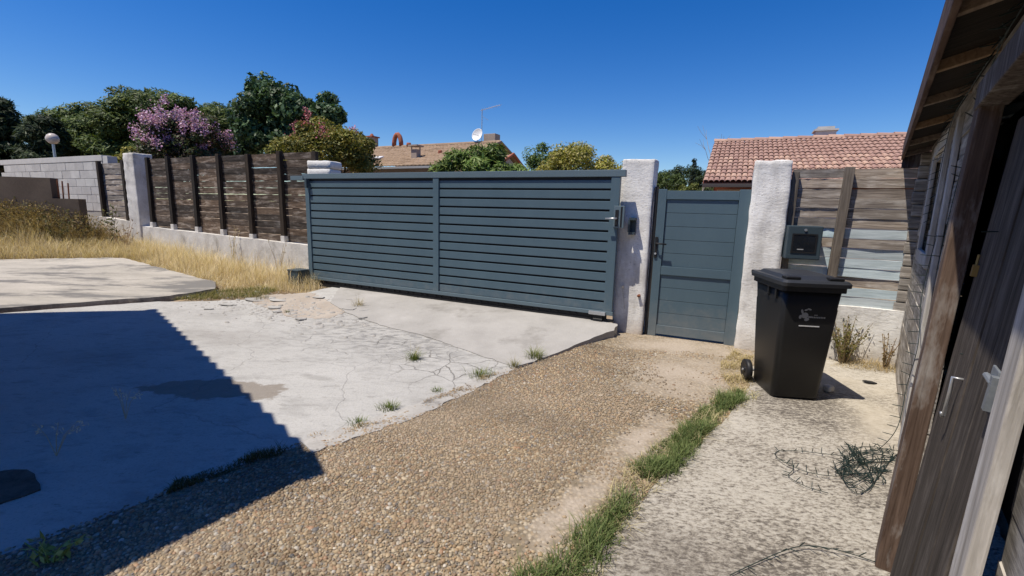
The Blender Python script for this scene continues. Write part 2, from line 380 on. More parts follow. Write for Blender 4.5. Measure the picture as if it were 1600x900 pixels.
SHEDW = wood('shed_board', (.11, .095, .08), (.42, .385, .34), .9, .16, pale=((.60, .57, .53), .6))
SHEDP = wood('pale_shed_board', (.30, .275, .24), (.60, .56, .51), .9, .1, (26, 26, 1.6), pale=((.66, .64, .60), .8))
DOORW = wood('door_plank', (.022, .018, .015), (.095, .08, .068), .85, .15, (30, 30, 1.3), pale=((.17, .15, .135), .5))
FRAMEW = wood('red_brown_frame', (.05, .034, .026), (.17, .125, .10), .9, .12, (34, 34, 1.3), pale=((.27, .25, .23), .95))
FASCIA = wood('fascia_board', (.045, .024, .017), (.13, .08, .058), .85, .1, (24, 1.5, 24), pale=((.20, .16, .13), .5))
RAFTW = wood('rafter', (.15, .10, .065), (.34, .25, .175), .8, .12, (24, 1.5, 24))
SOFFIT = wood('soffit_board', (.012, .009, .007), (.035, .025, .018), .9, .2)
DARKIN = plain('interior_shade', (.01, .009, .008), .95, .1)
TILE_R = mottled('red_tile', (.34, .20, .15), (.51, .34, .27), 5, 60, .85, .3, .004, .25, 'object', var=.22, k=0.85)
TILE_T = mottled('tan_tile', (.31, .215, .145), (.45, .33, .235), 1.3, 16, .88, .3, .006, .2, dirt=((.22, .15, .10), .56, .7), k=0.8)
TILE_S = mottled('shed_tile', (.25, .10, .065), (.40, .19, .13), 5, 60, .85, .3, .004)
WALLH = mottled('house_wall', (.44, .40, .36), (.52, .48, .44), 2, 50, .9, .2, .004, k=0.8)
WALLB = mottled('beige_house_wall', (.36, .29, .25), (.44, .37, .32), 2, 50, .9, .2, .004, k=0.8)
TERRA = mottled('terracotta', (.24, .075, .045), (.36, .13, .08), 8, 60, .85, .3, .004)
WHITEP = plain('white_enamel', (.75, .75, .74), .4)
GLASSD = plain('dark_glass', (.01, .012, .015), .08, .6)
BARK = mottled('bark', (.07, .052, .038), (.16, .125, .095), 9, 60, .95, .9, .02, .1, stretch=(1, 1, .3))
BARE = plain('bare_twig', (.26, .23, .20), .9, .1)
CORD = plain('green_black_cord', (.018, .032, .028), .5, .4)
STONE = mottled('pale_stone', (.50, .46, .40), (.66, .62, .55), 12, 90, .9, .4, .004)
BRASS = plain('brass', (.30, .20, .07), .45, .5, .6)
DSTEEL = mottled('dull_zinc', (.16, .18, .20), (.26, .28, .30), 20, 90, .5, .1, .001, .5, 'object', metal=.3)
RUST = mottled('rust', (.14, .05, .025), (.26, .10, .05), 30, 120, .9, .4, .003)

# ------------------------------------------------------------------ ground
GA = -25.381; DR = np.array([.90348, -.42863]); OFF = np.array([.42863, .90348]); G0 = np.array([-3.64, 8.1025])
def ss(a, b, x):
    t = np.clip((x-a)/(b-a), 0, 1); return t*t*(3-2*t)
def sqc(x, y):
    dx, dy = np.asarray(x)-G0[0], np.asarray(y)-G0[1]
    return dx*DR[0]+dy*DR[1], dx*OFF[0]+dy*OFF[1]
def hgt(x, y):
    s, q = sqc(x, y)
    return .15*ss(-1.9, -.15, q)*ss(6.2, 5.4, s) + .33*ss(.5, -7.5, s)*ss(-4.5, -.5, q)
def W(s, q, z=0):
    p = G0 + DR*s + OFF*q; return Vector((p[0], p[1], z))
def rise(x, y):
    s, q = sqc(x, y); return .33*ss(.5, -7.5, s)*ss(-4.5, -.5, q)*ss(40, 12, np.abs(q)) + .10*ss(-1.9, -.15, q)*ss(2.2, .8, s)*ss(40, 12, np.abs(q))
def ground():
    xs = np.concatenate([[-1500, -400, -120, -50, -30], np.arange(-20, 12, .5), [16, 30, 60, 150, 450, 1500]])
    ys = np.concatenate([[-600, -100, -25, -8], np.arange(-3, 20, .5), [24, 32, 50, 90, 200, 500, 1500]])
    X, Y = np.meshgrid(xs, ys); Z = rise(X, Y) - .035
    n, m = len(xs), len(ys); I = np.arange(n*m).reshape(m, n)
    F = np.c_[I[:-1, :-1].ravel(), I[:-1, 1:].ravel(), I[1:, 1:].ravel(), I[1:, :-1].ravel()]
    tag(link('ground', mesh_np('ground', np.c_[X.ravel(), Y.ravel(), Z.ravel()], F, SOIL, smooth=True)), kind='structure')
ground()
EDGE = [(-3.4, .6), (-2.21, 1.76), (-2.0, 1.99), (-1.77, 2.33), (-1.3, 2.82), (-.77, 3.34), (-.22, 4.09), (.29, 4.56), (.78, 5.0), (1.24, 5.42)]
YPOLY = EDGE + [(1.36, 5.74), tuple(W(2.5, .12)[:2]), tuple(W(.55, .05)[:2]), tuple(W(.55, -.55)[:2]), (-4.1, 7.05), (-5.46, 6.86), (-6.84, 5.9), (-9.5, 4.05), (-9.0, .6)]
sheet('yard_slab', YPOLY, lambda x, y: hgt(x, y), YARD, .25, .10, .010)
PADP = [(.06, 4.36), (.44, 4.67), (.84, 5.01), (1.265, 5.41), (1.375, 5.72), tuple(W(2.5, .1)[:2]), tuple(W(.7, .02)[:2]), (-2.75, 6.75), (-2.34, 6.26), (-1.7, 5.72), (-1.07, 5.33), (-.5, 4.85)]
sheet('gate_ramp_pad', PADP, lambda x, y: hgt(x, y)+.014+.004*vnoise(np.c_[x, y]*3, 4), PAD, .2, .08, .012, .17, 3)
UPOLY = [(-6.86, 5.98), (-5.5, 6.94), (-4.95, 7.45), (-5.2, 7.85), (-6.35, 8.45), (-8.04, 9.3), (-10.4, 9.25), (-14.5, 8.0), (-14, 2.5), (-9.6, 4.1)]
sheet('upper_slab', UPOLY, lambda x, y: hgt(x, y)+.055, UPPER, .3, .12, .02, .14, 5)
DPOLY = [(EDGE[0][0]-.6, -.6)] + [(x+.012, y-.012) for x, y in EDGE] + [tuple(W(5.45, .6)[:2]), tuple(W(7.3, .6)[:2]), tuple(W(7.3, -.25)[:2]), (2.5, 4.45), (2.34, 4.05), (2.12, 3.72), (1.5, 3.0), (1.0, 2.45), (.52, 1.85), (-.16, .95), (-.86, -.6)]
def dz(x, y):
    x = np.asarray(x); y = np.asarray(y); d = dist_poly(np.c_[x.ravel(), y.ravel()], EDGE+EDGE[::-1]).reshape(x.shape)
    return .75*hgt(x, y)*np.exp(-(d/.28)**1.5)*ss(6.0, 5.3, sqc(x, y)[0])
DRIVE_O = sheet('pebble_drive', DPOLY, lambda x, y: .003*vnoise(np.c_[x, y]*1.5, 9)+dz(x, y), DRIVE, .14, .10, .012, .08, 7)
SPOLY = [(-.98, -.8), (-.28, .95), (.40, 1.83), (.87, 2.42), (1.37, 2.97), (2.0, 3.69), (2.24, 4.03), (2.42, 4.43), (2.95, 5.05), (3.4, 5.2), (4.3, 5.0), (4.6, 4.9), (1.2, .3), (.2, -.8)]
sheet('worn_concrete_path', SPOLY, lambda x, y: .012+.006*vnoise(np.c_[x, y]*1.2, 2), RSLAB, .2, .08, .015, .06, 8)
# mortar lip between yard and drive
def lip():
    left = [(-1.38, 2.80), (-1.12, 3.06), (-.80, 3.36), (-.50, 3.74), (-.24, 4.12), (-.02, 4.36)]
    right = [(.03, 4.28), (-.16, 3.98), (-.40, 3.62), (-.66, 3.24), (-.98, 2.92), (-1.24, 2.66)]
    sheet('kerb_strip', left+right, lambda x, y: .007+.006*vnoise(np.c_[x, y]*9, 12), CURB, .08, .05, .016, .05, 9)
lip()
sheet('bare_dirt_patch', [(-4.05, 7.25), (-3.3, 7.35), (-2.75, 6.8), (-2.35, 6.3), (-2.5, 6.02), (-3.0, 6.1), (-3.5, 6.45), (-4.0, 6.85)], lambda x, y: hgt(x, y)+.004+.004*vnoise(np.c_[x, y]*5, 3), SANDY, .15, .04, .03, .03, 11)
manhole = MB().prism([(-2.86+.33*math.cos(a)*(1+.10*math.sin(3*a)+.05*math.sin(7*a)), 2.16+.22*math.sin(a)*(1+.10*math.cos(5*a))) for a in np.linspace(0, 6.283, 26)[:-1]], -.02, .009)
tag(manhole.build('dark_tar_patch', mottled('tar', (.03, .026, .022), (.12, .105, .085), 9, 60, .85, .6, .01)), 'dark tar patch on the shaded yard concrete', 'patch')

# pebbles set in the drive
def pebbles():
    sp = .0172
    gx, gy = np.meshgrid(np.arange(-3.2, 2.4, sp), np.arange(1.0, 5.1, sp*.87))
    gx = gx + (np.arange(gx.shape[0]) % 2)[:, None]*sp*.5
    P = np.c_[gx.ravel(), gy.ravel()] + rng.normal(0, .0042, (gx.size, 2))
    poly = [DPOLY[0]]+[(x-.022, y+.022) for x, y in EDGE]+DPOLY[1+len(EDGE):]; ok = in_poly(P, poly); P = P[ok]
    ang = np.abs(P[:, 0])/P[:, 1]; P = P[(ang < 1.32) & (P[:, 1] > 1.5-.0*P[:, 0])]
    dE = dist_poly(P, EDGE+EDGE[::-1]); P = P[(dE > .03) | (rng.random(len(P)) < .55)]
    # worn, sand-filled areas have few pebbles left
    def blob(c, rx, ry, rot):
        d = P-np.array(c); ca, sa = math.cos(rot), math.sin(rot)
        return np.hypot((d[:, 0]*ca+d[:, 1]*sa)/rx, (-d[:, 0]*sa+d[:, 1]*ca)/ry)
    s = np.minimum.reduce([blob((1.75, 4.35), 1.05, .75, .9), blob((.95, 3.0), .8, .2, .9), blob((.35, 2.2), .6, .18, .9), blob((2.0, 5.3), 1, .5, -.3)])
    s = s + .35*vnoise(P*4, 21)
    keep = rng.random(len(P)) < np.clip((s-.45)*1.6, .02, 1)*.97
    lines = [((.0, 2.0), (.55, 2.75)), ((-.95, 2.0), (1.05, 4.2))]
    for a, b in lines:
        a = np.array(a); b = np.array(b); t = (b-a)/np.linalg.norm(b-a); d = np.abs((P-a)@np.array([-t[1], t[0]])); along = (P-a)@t
        keep &= ~((d < .007+.003*vnoise(P*6, 5)) & (along > 0))
    P = P[keep]; N = len(P)
    r = .0042+rng.gamma(2.2, .0019, N); r = np.minimum(r, .0165); asp = rng.uniform(.62, 1, N); th = rng.uniform(0, 6.28, N)
    hh = r*rng.uniform(.3, .62, N); n = 6
    k = np.arange(n)*2*math.pi/n
    V = np.zeros((N, 2*n+1, 3))
    for ring, (rr, zz) in enumerate(((1.0, -.25), (.70, .72))):
        jr = 1+rng.uniform(-.16, .16, (N, n))
        lx = np.cos(k)[None]*rr*jr*r[:, None]; ly = np.sin(k)[None]*rr*jr*(r*asp)[:, None]
        V[:, ring*n:(ring+1)*n, 0] = lx*np.cos(th)[:, None]-ly*np.sin(th)[:, None]+P[:, :1]
        V[:, ring*n:(ring+1)*n, 1] = lx*np.sin(th)[:, None]+ly*np.cos(th)[:, None]+P[:, 1:]
        V[:, ring*n:(ring+1)*n, 2] = zz*hh[:, None]
    V[:, 2*n, :2] = P; V[:, 2*n, 2] = hh
    V[:, :, 2] += .003+dz(P[:, 0], P[:, 1])[:, None]
    base = (np.arange(N)*(2*n+1))[:, None]
    q = np.concatenate([base+np.array([[i, (i+1) % n, n+(i+1) % n, n+i]]) for i in range(n)])
    tr = np.concatenate([base+np.array([[n+i, n+(i+1) % n, 2*n]]) for i in range(n)])
    pal = np.array([(.36, .25, .14), (.44, .33, .20), (.50, .41, .28), (.30, .21, .13), (.58, .52, .43), (.24, .20, .16), (.17, .16, .15), (.40, .24, .14), (.34, .31, .27), (.56, .52, .45)])
    pr = np.array([.22, .21, .13, .18, .035, .10, .035, .05, .03, .01]); pr = pr/pr.sum()
    c = pal[rng.choice(len(pal), N, p=pr)]*.78*rng.uniform(.7, 1.2, (N, 1))*((1-.42*np.clip(vnoise(P*1.6, 8)+.25, 0, 1))*(1+.12*vnoise(P*6, 9)))[:, None]
    dust = np.clip(.1+.5*vnoise(P*1.0, 41)+.3*vnoise(P*4.5, 42), .0, .7)[:, None]; c = c*(1-dust)+np.array((.30, .235, .165))*dust*rng.uniform(.85, 1.15, (N, 1))
    t = NT('pebble'); at = t.n('Attribute', attribute_name='tint'); m = t.done(at.outputs['Color'], .6, spec=.35)
    tag(link('pebbles', mesh_np('pebbles', V.reshape(-1, 3), [q, tr], m, np.repeat(c, 2*n+1, 0), True)), 'rounded tan pebbles set in the driveway surface', 'pebbles', kind='stuff')
pebbles()
# shallow joint lines show as gaps; loose flakes of broken concrete
def flakes():
    spots = [(-2.35, 6.42, .20), (-2.12, 6.36, .17), (-2.6, 6.28, .1), (-2.02, 6.02, .13), (-3.05, 7.05, .2), (-2.75, 7.0, .14), (-4.0, 7.0, .3), (-3.65, 6.95, .24), (-4.3, 6.75, .22), (-3.85, 6.55, .16), (-3.5, 6.55, .19), (-3.2, 6.2, .15), (-2.85, 6.0, .14), (-2.7, 6.32, .08), (-3.35, 6.35, .11), (-4.1, 6.45, .13), (-4.45, 6.5, .12), (-3.0, 6.6, .09), (-2.5, 6.9, .1), (-3.65, 6.2, .1)]
    for i, (x, y, r) in enumerate(spots):
        if i in (2, 5, 9, 11, 13, 15, 17, 19): continue
        r *= .72; rr = random.Random(i); n = rr.randint(7, 11); a0 = rr.uniform(0, 6)
        poly = [(r*rr.uniform(.55, 1.1)*math.cos(a0+6.283*k/n), r*.62*rr.uniform(.65, 1.1)*math.sin(a0+6.283*k/n)) for k in range(n)]
        me = MB().prism(poly, 0, rr.uniform(.008, .022)).mesh('concrete_flake', YARD if i % 3 else PAD, .005)
        o = link('concrete_flake', me, None, (x, y, float(hgt(x, y))+.004), (rr.uniform(-.07, .07), rr.uniform(-.07, .07), rr.uniform(-.6, .2)))
        tag(o, 'loose flat flake of broken concrete by the bare dirt patch', 'concrete flake', 'broken concrete flakes beside the gate')
flakes()
def rubble():
    n = 900; P = np.c_[rng.normal(-3.35, .75, n), rng.normal(6.5, .33, n)]; P[:, 1] -= .42*(P[:, 0]+3.35)
    r = rng.gamma(1.3, .008, n)+.004; k = 7; V = []; a = np.arange(k)*6.283/k
    jr = rng.uniform(.5, 1.2, (n, k)); th = rng.uniform(0, 6.28, n)
    x = P[:, :1]+jr*r[:, None]*np.cos(a+th[:, None])*1.25; y = P[:, 1:]+jr*r[:, None]*np.sin(a+th[:, None])*.8; z0 = hgt(P[:, 0], P[:, 1])
    base = np.stack([x, y, np.repeat(z0[:, None]-.004, k, 1)], 2); top = np.stack([P[:, :1]+(x-P[:, :1])*.7, P[:, 1:]+(y-P[:, 1:])*.7, z0[:, None]+r[:, None]*rng.uniform(.15, .6, (n, k))], 2)
    Vv = np.concatenate([base, top], 1).reshape(-1, 3); b = (np.arange(n)*2*k)[:, None]
    q = np.concatenate([b+np.array([[i, (i+1) % k, k+(i+1) % k, k+i]]) for i in range(k)]); cap = b+np.arange(k, 2*k)[None]
    tag(link('concrete_rubble', mesh_np('concrete_rubble', Vv, [q, cap], PAD)), 'small crumbs of broken concrete strewn by the bare dirt patch', 'rubble', kind='stuff')
rubble()

# ------------------------------------------------------------------ vegetation tools
def blade_mesh(name, P, H, lean, wd, c0, c1, mat, segs=3, az=None, curl=1.0, cvar=.2, dirty=None):
    """ribbons rooted at P (N,3), height H(N), lean(N) sideways drift, colour lerps c0..c1 per blade"""
    N = len(P); a = rng.uniform(0, 6.283, N) if az is None else az
    d = np.c_[np.cos(a), np.sin(a)]; side = np.c_[-d[:, 1], d[:, 0]]
    V = np.zeros((N, 2*segs+1, 3))
    for i in range(segs+1):
        f = i/segs
        cx = P[:, :2] + d*(lean*H*(f**(1+curl)))[:, None]; cz = P[:, 2] + H*f*(1-.25*lean*f)
        ww = wd*(1-f*.75)/2
        if i < segs:
            V[:, 2*i, :2] = cx-side*ww[:, None]; V[:, 2*i+1, :2] = cx+side*ww[:, None]; V[:, 2*i, 2] = cz; V[:, 2*i+1, 2] = cz
        else: V[:, 2*segs, :2] = cx; V[:, 2*segs, 2] = cz
    b = (np.arange(N)*(2*segs+1))[:, None]
    q = np.concatenate([b+np.array([[2*i, 2*i+1, 2*i+3, 2*i+2]]) for i in range(segs-1)]); t = b+np.array([[2*segs-2, 2*segs-1, 2*segs]])
    u = rng.random(N)[:, None]; c = (np.array(c0)*(1-u)+np.array(c1)*u)*rng.uniform(1-cvar, 1+cvar, (N, 1))
    return mesh_np(name, V.reshape(-1, 3), [q, t], mat, np.repeat(c, 2*segs+1, 0))
def leaf_arrays(P, Nrm, L, Wd, c):
    N = len(P); Nrm = Nrm/np.linalg.norm(Nrm, axis=1, keepdims=True)
    t = rng.normal(size=(N, 3)); t -= Nrm*(t*Nrm).sum(1, keepdims=True); t /= np.linalg.norm(t, axis=1, keepdims=True)
    s = np.cross(Nrm, t); L = np.broadcast_to(np.asarray(L), (N,))[:, None]; Wd = np.broadcast_to(np.asarray(Wd), (N,))[:, None]
    V = np.stack([P-t*L*.5, P+s*Wd*.5-Nrm*L*.08, P+t*L*.5, P-s*Wd*.5-Nrm*L*.08], 1)
    F = (np.arange(N)*4)[:, None]+np.array([[0, 1, 2, 3]])
    return V.reshape(-1, 3), F, np.repeat(c, 4, 0)
def clumps(center, rad, n, seed, flat=.0, low=-.6):
    """clump centres spread through and over an ellipsoid"""
    r = np.random.default_rng(seed); d = r.normal(size=(n*3, 3)); d /= np.linalg.norm(d, axis=1, keepdims=True); d = d[d[:, 2] > low][:n]
    f = r.uniform(.45, 1.0, (len(d), 1))**.6
    return np.array(center)+d*np.array(rad)*f
def crown_mesh(name, cl, cr, n, L, Wd, cols, seed, mat=None, up=.4, elong=None, extra=None, shape=(1, 1, .8)):
    r = np.random.default_rng(seed); k = r.integers(0, len(cl), n); d = r.normal(size=(n, 3)); d /= np.linalg.norm(d, axis=1, keepdims=True)
    sz = cr*r.uniform(.65, 1.3, len(cl))
    rad = r.uniform(.25, 1, (n, 1))**.55
    P = cl[k] + d*rad*sz[k][:, None]*np.array(shape)
    nr = d + r.normal(size=(n, 3))*.7; nr[:, 2] += up
    ct = np.array(cols); tone = r.uniform(.75, 1.25, len(cl))[k]; cc = ct[r.integers(0, len(ct), n)]*(tone*r.uniform(.8, 1.2, n))[:, None]
    V, F, C = leaf_arrays(P, nr, L*r.uniform(.7, 1.3, n), Wd*r.uniform(.7, 1.3, n), cc)
    if extra is not None:
        V2, F2, C2 = extra; F2 = F2+len(V); V = np.concatenate([V, V2]); F = np.concatenate([F, F2]); C = np.concatenate([C, C2])
    return mesh_np(name, V, F, mat or LEAF, C)
def trunk_mesh(name, base, top, r0, cl, seed, nl=9, mat=None, stems=1):
    m = MB(); r = random.Random(seed); b = Vector(base); t = Vector(top)
    for s in range(stems):
        off = Vector((r.uniform(-.12, .12), r.uniform(-.12, .12), 0)) if stems > 1 else Vector()
        tt = t+off*4
        pts = [b+off+(tt-b-off)*f+Vector((r.uniform(-.06, .06), r.uniform(-.06, .06), 0))*(f > 0) for f in (0, .3, .6, 1)]
        m.tube(pts, [r0, r0*.85, r0*.7, r0*.45], 7)
    idx = list(range(len(cl))); r.shuffle(idx)
    for i in idx[:nl]:
        c = Vector(cl[i]); f = r.uniform(.45, .95); p0 = b.lerp(t, f); mid = p0.lerp(c, .5)+Vector((0, 0, -.08*(c-p0).length))
        m.tube([p0, mid, c], [r0*.4, r0*.25, r0*.08], 5)
    return m.mesh(name, mat or BARK, smooth=True)
def plant(name, label, cat, base, cl, cr, n, L, Wd, cols, seed, r0=.1, top=None, group=None, nl=9, stems=1, extra=None, up=.4, trunk_name='trunk', shape=(1, 1, .8)):
    root = empty(name, base); tag(root, label, cat, group); b = np.array(base)
    cl = np.asarray(cl)-b
    if extra is not None: extra = (extra[0]-b, extra[1], extra[2])
    link('crown', crown_mesh('crown', cl, cr, n, L, Wd, cols, seed, extra=extra, up=up, shape=shape), root)
    tp = top if top is not None else cl.mean(0)
    link(trunk_name, trunk_mesh(trunk_name, (0, 0, -.1), tuple(tp), r0, cl, seed, nl, stems=stems), root)
    return root

# ------------------------------------------------------------------ sliding gate
def sliding_gate():
    rt = empty('sliding_gate', W(0, 0, .15), R_(GA)); tag(rt, 'long anthracite louvred sliding gate closing the driveway', 'gate')
    # local z = world z - .15 ; front faces -y
    for x, wd in ((.05, .09), (2.745, .10), (5.42, .11)):
        link('post', box_mesh('post', wd, .07, 1.74, ANTH), rt, (x, 0, 1.00))
    link('top_rail', box_mesh('top_rail', 5.58, .088, .085, ANTH_L, .006), rt, (2.745, .002, 1.895))
    link('rail_shade_strip', box_mesh('rail_shade_strip', 5.30, .03, .035, BLACKP, .003), rt, (2.745, .004, 1.834))  # black strip painting the shadow line below the top rail
    link('bottom_rail', box_mesh('bottom_rail', 5.49, .085, .05, ANTH_L, .004), rt, (2.745, 0, .128))
    def slat_me(L):
        m = MB(); m.box(-L/2, L/2, -.016, .012, -.0520, .0520)
        me = m.mesh('slat', ANTH, .005); return me
    def gap_shade_me(L): return MB().box(-L/2, L/2, .004, .010, -.024, .024).mesh('slat_gap_shade', BLACKP)  # black strip behind each slat gap, its colour stands for the shade there
    A, Bm = slat_me(2.60), slat_me(2.57); la, lb = gap_shade_me(2.60), gap_shade_me(2.57)
    for row in range(13):
        z = .209+row*.1295
        for me, lm, x in ((A, la, 1.395), (Bm, lb, 4.08)):
            s_ = link('slat', me, rt, (x, random.uniform(-.0015, .0015), z), (random.uniform(-.006, .006), 0, 0))
            link('slat_gap_shade', lm, s_, (0, .014, .065))
    rk = MB().box(.05, 5.40, -.01, .02, .03, .104).box(0, 5.45, -.03, .035, -.01, .012)
    r_ = rk.build('gear_rack', BLACKP, rt)
    for i in range(19):
        x = .3+i*.27
        for dx in (0, .1): link('bolt', bolt_me, r_, (x+dx, -.022, .072))
    br = MB().box(5.18, 5.40, -.075, -.045, .10, .145).build('end_bracket', STEEL, rt, bevel=.004)
    MB().tube([(5.24, -.03, .03), (5.36, -.03, .03)], .035, 10).box(5.24, 5.36, -.055, -.02, .03, .11).build('guide_roller', BLACKP, rt)
    lk = MB().box(5.43, 5.56, -.075, -.035, 1.23, 1.50).build('lock_box', ANTH_L, rt, bevel=.006)
    MB().box(5.515, 5.535, -.079, -.076, 1.24, 1.49).build('lock_groove', BLACKP, lk)
    MB().tube([(5.47, -.08, 1.345), (5.47, -.115, 1.345), (5.44, -.12, 1.345), (5.34, -.12, 1.34)], .010, 8).build('lever_handle', STEEL, rt, smooth=True)
    MB().box(5.45, 5.49, -.082, -.076, 1.25, 1.45).build('handle_plate', BLACKP, rt)
    MB().box(-.33, -.02, -.05, .05, 1.83, 1.905).build('guide_arm', ANTH_L, rt, bevel=.005)
    MB().box(.06, .11, -.09, -.04, 1.70, 1.85).build('top_guide_bracket', ANTH_D, rt, bevel=.004)
    # catch on pillar
    ck = empty('gate_catch', W(5.64, .14, 1.40), R_(GA)); tag(ck, 'dark gate catch bracket fixed on the white middle pillar', 'gate catch')
    MB().box(-.04, .03, -.10, .015, -.10, -.07).box(-.04, .03, -.10, .015, .08, .11).box(-.04, .03, -.01, .02, -.1, .11).box(-.05, -.03, -.1, -.02, -.07, .08).build('bracket', ANTH_D, ck)
    # track and motor
    tr = MB().box(0, 5.5, -.02, .02, 0, .03).build('gate_track', BLACKP, None, W(0, 0, .166), (0, 0, R_(GA)))
    tag(tr, 'black steel ground rail running under the sliding gate', 'rail')
    mo = empty('gate_motor', W(-.12, -.15, .15), R_(GA)); tag(mo, 'small dark blue-grey motor box at the foot of the sliding gate', 'gate motor')
    MB().box(-.13, .13, -.12, .12, 0, .25).build('housing', ANTH_D, mo, bevel=.012)
    MB().box(-.14, .14, -.13, .13, .25, .275).build('cover', ANTH_D, mo, bevel=.008)
bolt_me = MB().tube([(0, -.008, 0), (0, .01, 0)], .012, 6).mesh('bolt', BLACKP)
sliding_gate()

# ------------------------------------------------------------------ pillars
def pillar(name, label, s0, s1, q0, q1, z0, z1, mat, seed, amp=.008):
    o = link(name, rough_block(name, s1-s0, q1-q0, z1-z0, mat, amp, .05, seed), None, W((s0+s1)/2, (q0+q1)/2, z0), (0, 0, R_(GA)))
    tag(o, label, 'pillar'); return o
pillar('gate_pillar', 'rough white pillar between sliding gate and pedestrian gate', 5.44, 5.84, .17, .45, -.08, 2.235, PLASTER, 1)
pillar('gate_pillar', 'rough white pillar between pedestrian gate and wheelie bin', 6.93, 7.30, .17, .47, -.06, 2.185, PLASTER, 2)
pillar('end_pillar', 'tall weathered white post at the far end of the dark fence', -6.30, -5.86, .22, .62, .3, 2.64, PLASTER_D, 3)
def stub():
    rt = empty('block_pillar', W(.0, .42, .1), R_(GA+14)); tag(rt, 'white painted block pillar top showing above the gate end', 'pillar')
    for i, (z0, z1) in enumerate(((0, .5), (.51, 1.0), (1.01, 1.5), (1.51, 1.84), (1.846, 2.10), (2.107, 2.235))):
        link('block', rough_block('block', .46, .36, z1-z0, WHITEB, .007, .06, 20+i), rt, (random.uniform(-.01, .01), 0, z0))
    MB().box(-.20, .20, -.15, .15, 0, 2.2).build('mortar_core', PLASTER_D, rt)
stub()
tag(MB().tube([W(5.55, .19, .62), W(5.55, .14, .62), W(5.56, .13, .62)], [.012, .012, .02], 8).tube([W(5.555, .135, .615), W(5.60, .15, .33)], .004, 5).build('pillar_hook', STEEL), 'small steel hook and rod on the middle white pillar', 'hook')
tag(MB().tube([W(5.77, .18, .52), W(5.77, .13, .52)], .02, 8).tube([W(5.79, .13, .52), W(5.75, .13, .52)], .01, 6).build('pillar_peg', RUST), 'little rusty peg on the edge of the middle white pillar', 'peg')

# ------------------------------------------------------------------ pedestrian gate
def wicket():
    rt = empty('pedestrian_gate', W(5.90, .26, 0), R_(GA+1.5)); tag(rt, 'anthracite pedestrian gate with plain horizontal panels and lever handle', 'gate')
    wd = 1.03
    for x, w_ in ((.05, .10), (wd-.06, .12)):
        link('stile', box_mesh('stile', w_, .06, 1.87, ANTH), rt, (x, 0, .935))
    for z, h in ((1.80, .105), (.86, .11), (.09, .12)):
        link('rail', box_mesh('rail', wd-.22, .05, h, ANTH), rt, (wd/2-.01, 0, z))
    def row(z0, z1, n):
        h = (z1-z0)/n; me = box_mesh('panel', wd-.225, .024, h-.004, ANTH, .003)
        for i in range(n): link('panel', me, rt, (wd/2-.01, .004, z0+h*(i+.5)))
        MB().box(.1, wd-.12, .018, .022, z0, z1).build('backing', ANTH_D, rt)
    row(.915, 1.748, 5); row(.15, .805, 4)
    pl = MB().box(.005, .04, -.045, -.03, 1.02, 1.28).build('lock_plate', BLACKP, rt, bevel=.003)
    MB().tube([(.02, -.04, 1.20), (.02, -.085, 1.20), (.05, -.09, 1.20), (.15, -.09, 1.195)], .010, 8).build('lever_handle', BLACKP, rt, smooth=True)
    MB().tube([(.02, -.04, 1.07), (.02, -.05, 1.07)], .014, 10).build('key_cylinder', STEEL, rt)
    for z in (.45, 1.45): MB().tube([(wd+.015, 0, z-.05), (wd+.015, 0, z+.05)], .014, 8).box(wd+.01, wd+.07, -.01, .01, z-.02, z+.02).build('hinge', BLACKP, rt)
    # jamb posts on the pillars
    j = MB().box(-.045, -.01, -.03, .06, 0, 1.9).build('strike_jamb', BLACKP, rt)
wicket()

